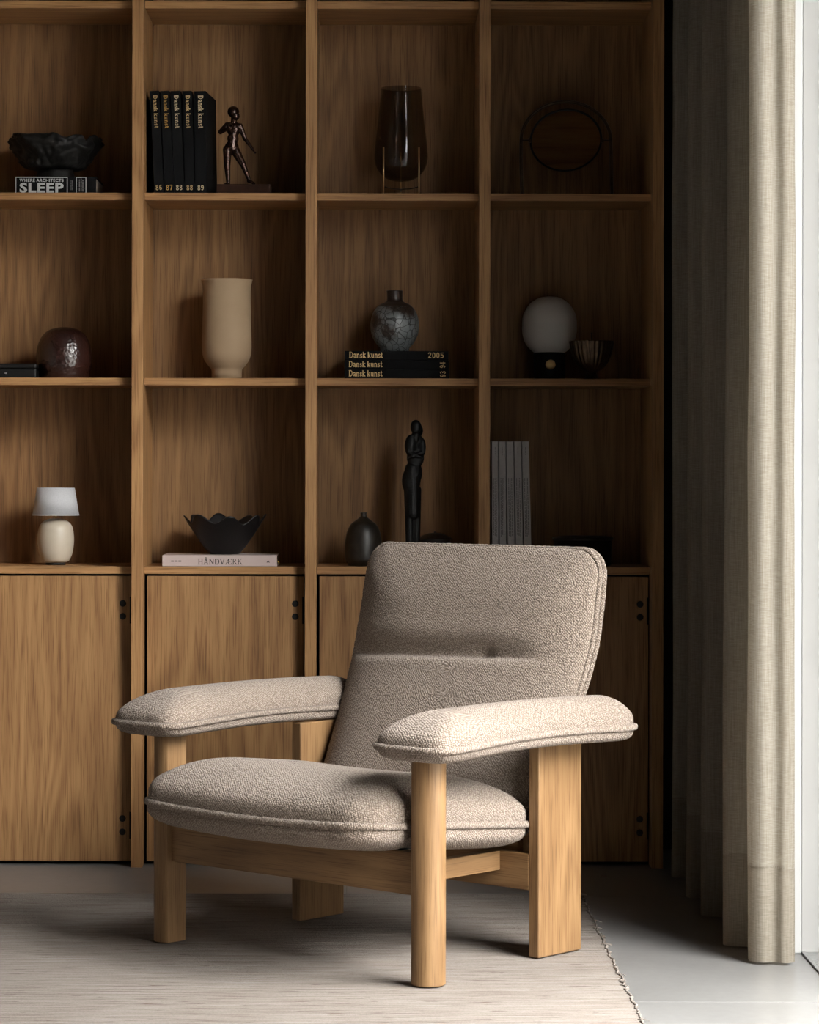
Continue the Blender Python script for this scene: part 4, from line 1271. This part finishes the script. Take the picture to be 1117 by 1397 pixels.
# bronze boy
y = 0.13
bx0, u = wx(318, y), pm(1, y)
boy = empty('figurine', (bx0, y, Z1), 'bronze boy figurine stepping forward on a reddish wooden base', 'figurine')
def bp(px, py, d=0.0): return ((px - 318) * u, d * u, wz(py, y) - Z1)
limbs = [
    (bp(317.5, 152.5), (8.2 * u, 9.0 * u, 8.0 * u), 0),                 # skull
    (bp(320.5, 158.5, -2.5), (6.0 * u, 6.4 * u, 6.2 * u), 0),           # face and jaw
    (bp(325.0, 157.0, -6.0), (1.5 * u, 1.6 * u, 1.5 * u), 0),           # nose
    (bp(322.6, 161.6, -6.2), (2.0 * u, 1.2 * u, 0.8 * u), 0),           # mouth
    (bp(311.8, 155.0, -1.5), (1.1 * u, 1.6 * u, 2.0 * u), 0),           # ear
    (bp(318.5, 161), 4.0 * u, bp(318, 169), 4.2 * u),                   # neck
    (bp(318, 177, -0.5), (9.6 * u, 7.0 * u, 9.5 * u), -4),              # chest
    (bp(317, 189), (8.0 * u, 6.4 * u, 9.0 * u), 0),                     # waist
    (bp(315.5, 200), (9.6 * u, 7.2 * u, 8.0 * u), 4),                   # hips
    (bp(309.5, 171), 4.4 * u, bp(326, 172), 4.4 * u),                   # shoulders
    (bp(308.5, 171.5), 4.0 * u, bp(300.2, 180, -2), 3.2 * u),           # bent arm, upper
    (bp(300.2, 180, -2), 3.0 * u, bp(312.5, 175.8, -9), 2.2 * u),       # bent arm, fore
    (bp(314, 175.5, -9.5), (2.9 * u, 1.8 * u, 2.2 * u), 0),             # hand at chest
    (bp(327, 172.5), 3.8 * u, bp(333.5, 189.5, -1), 2.8 * u),           # lowered arm, upper
    (bp(333.5, 189.5, -1), 2.7 * u, bp(343, 202, -3), 1.8 * u),         # lowered arm, fore
    (bp(343.2, 202.5, -3), 2.0 * u, bp(346, 207, -3.5), 1.1 * u),       # hand
    (bp(309.5, 204), 6.0 * u, bp(309.3, 226, -1.5), 4.1 * u),           # standing leg, thigh
    (bp(309.3, 226, -1.5), 4.1 * u, bp(310.7, 249, 0), 2.6 * u),        # standing leg, calf
    (bp(310.7, 250.8, 0.5), 2.4 * u, bp(307.0, 252.0, -6), 1.8 * u),    # standing foot
    (bp(320.5, 206), 6.0 * u, bp(331, 225, -3), 4.1 * u),               # stepping leg, thigh
    (bp(331, 225, -3), 3.9 * u, bp(338.6, 244, -1), 2.5 * u),           # stepping leg, calf
    (bp(338.6, 246.5, -1), 2.5 * u, bp(346.5, 250.5, -5), 1.5 * u),     # stepping foot
]
for k, (dx, dz) in enumerate(((1.5, 3.5), (2.6, 2.8), (3.2, 1.8), (3.4, 0.6))):   # fingers of the lowered hand
    limbs.append((bp(345.5, 206, -3.5 + k * 0.9), 0.75 * u, bp(345.5 + dx, 206 + dz + 1.0, -4 + k * 1.2), 0.55 * u))
limbs.append((bp(344, 203.5, -4.5), 0.8 * u, bp(346.2, 204.8, -6.0), 0.6 * u))     # thumb
limbs = [(q[0], q[1] * 1.12, q[2], q[3] * 1.12) if len(q) == 4 and q[1] > u else q for q in limbs]
limbs += [(bp(318, 174, -0.5), 7.0 * u, bp(317, 190), 6.6 * u), (bp(317, 190), 6.8 * u, bp(315.5, 201), 8.0 * u)]
blob_figure('body', limbs, 0.0010, M['bronze_fig'], boy, 7)
zb = wz(252.8, y) - Z1
box('plinth', (wx(292.5, y) - bx0 + 0.006, -0.035, 0.0004), (wx(369, y) - bx0, 0.040, zb), M['base_wood'], boy, 0.001)

# slender embracing figure
y = 0.12
ex0, u = wx(564, y), pm(1, y)
emb = empty('statuette', (ex0, y, Z3), 'slender black statuette of an embracing couple behind the armchair', 'statuette')
def ep(px, py, d=0.0): return ((px - 564) * u, d * u, wz(py, y) - Z3)
parts = [
    (ep(567, 582, -2), (7.6 * u, 8.0 * u, 10.0 * u), 0),
    (ep(569.5, 587, 4), (7.4 * u, 7.8 * u, 10.0 * u), 0),
    (ep(565, 587.5, -8), (1.6 * u, 2.0 * u, 2.0 * u), 0),
    (ep(567, 590), 5.5 * u, ep(566.5, 600), 6.0 * u),
    (ep(560, 607, -2), (8.5 * u, 7.5 * u, 15.0 * u), 3),
    (ep(573, 609, 3), (8.0 * u, 7.5 * u, 15.0 * u), -3),
    (ep(566.5, 624), (12.0 * u, 8.0 * u, 14.0 * u), 0),
    (ep(563.5, 645), (12.6 * u, 9.0 * u, 18.0 * u), 3),
    (ep(560.8, 655), (13.0 * u, 9.0 * u, 20.0 * u), 2),
    (ep(562, 640), 10.5 * u, ep(562.8, 700), 9.6 * u),
    (ep(557.5, 668), 7.0 * u, ep(559.5, 762), 5.4 * u),
    (ep(568.5, 668, 2), 6.6 * u, ep(567.5, 762, 2), 5.2 * u),
    (ep(576, 602, 0), 4.2 * u, ep(576.5, 617, -4), 3.6 * u),
    (ep(576.5, 617, -4), 3.6 * u, ep(562, 622, -9), 2.6 * u),
    (ep(557, 602, -3), 4.0 * u, ep(556.5, 616, -6), 3.4 * u),
    (ep(556.5, 616, -6), 3.4 * u, ep(570, 622, -9), 2.4 * u),
    (ep(572, 622.4, -9.4), 1.8 * u, ep(577, 624, -8.6), 1.2 * u),
    (ep(559, 624, -9), 1.6 * u, ep(556, 626, -7.5), 1.0 * u),
]
blob_figure('body', parts, 0.0014, M['black_satin'], emb, 3)
zb = wz(765, y) - Z3
link('base', lathe_me('base', [(0.0001, 0.0004), (pm(20, y), 0.0004), (pm(20, y), zb - 0.002), (pm(19, y), zb + 0.001), (0.0001, zb + 0.001)], 48), M['black_satin'], emb, True)
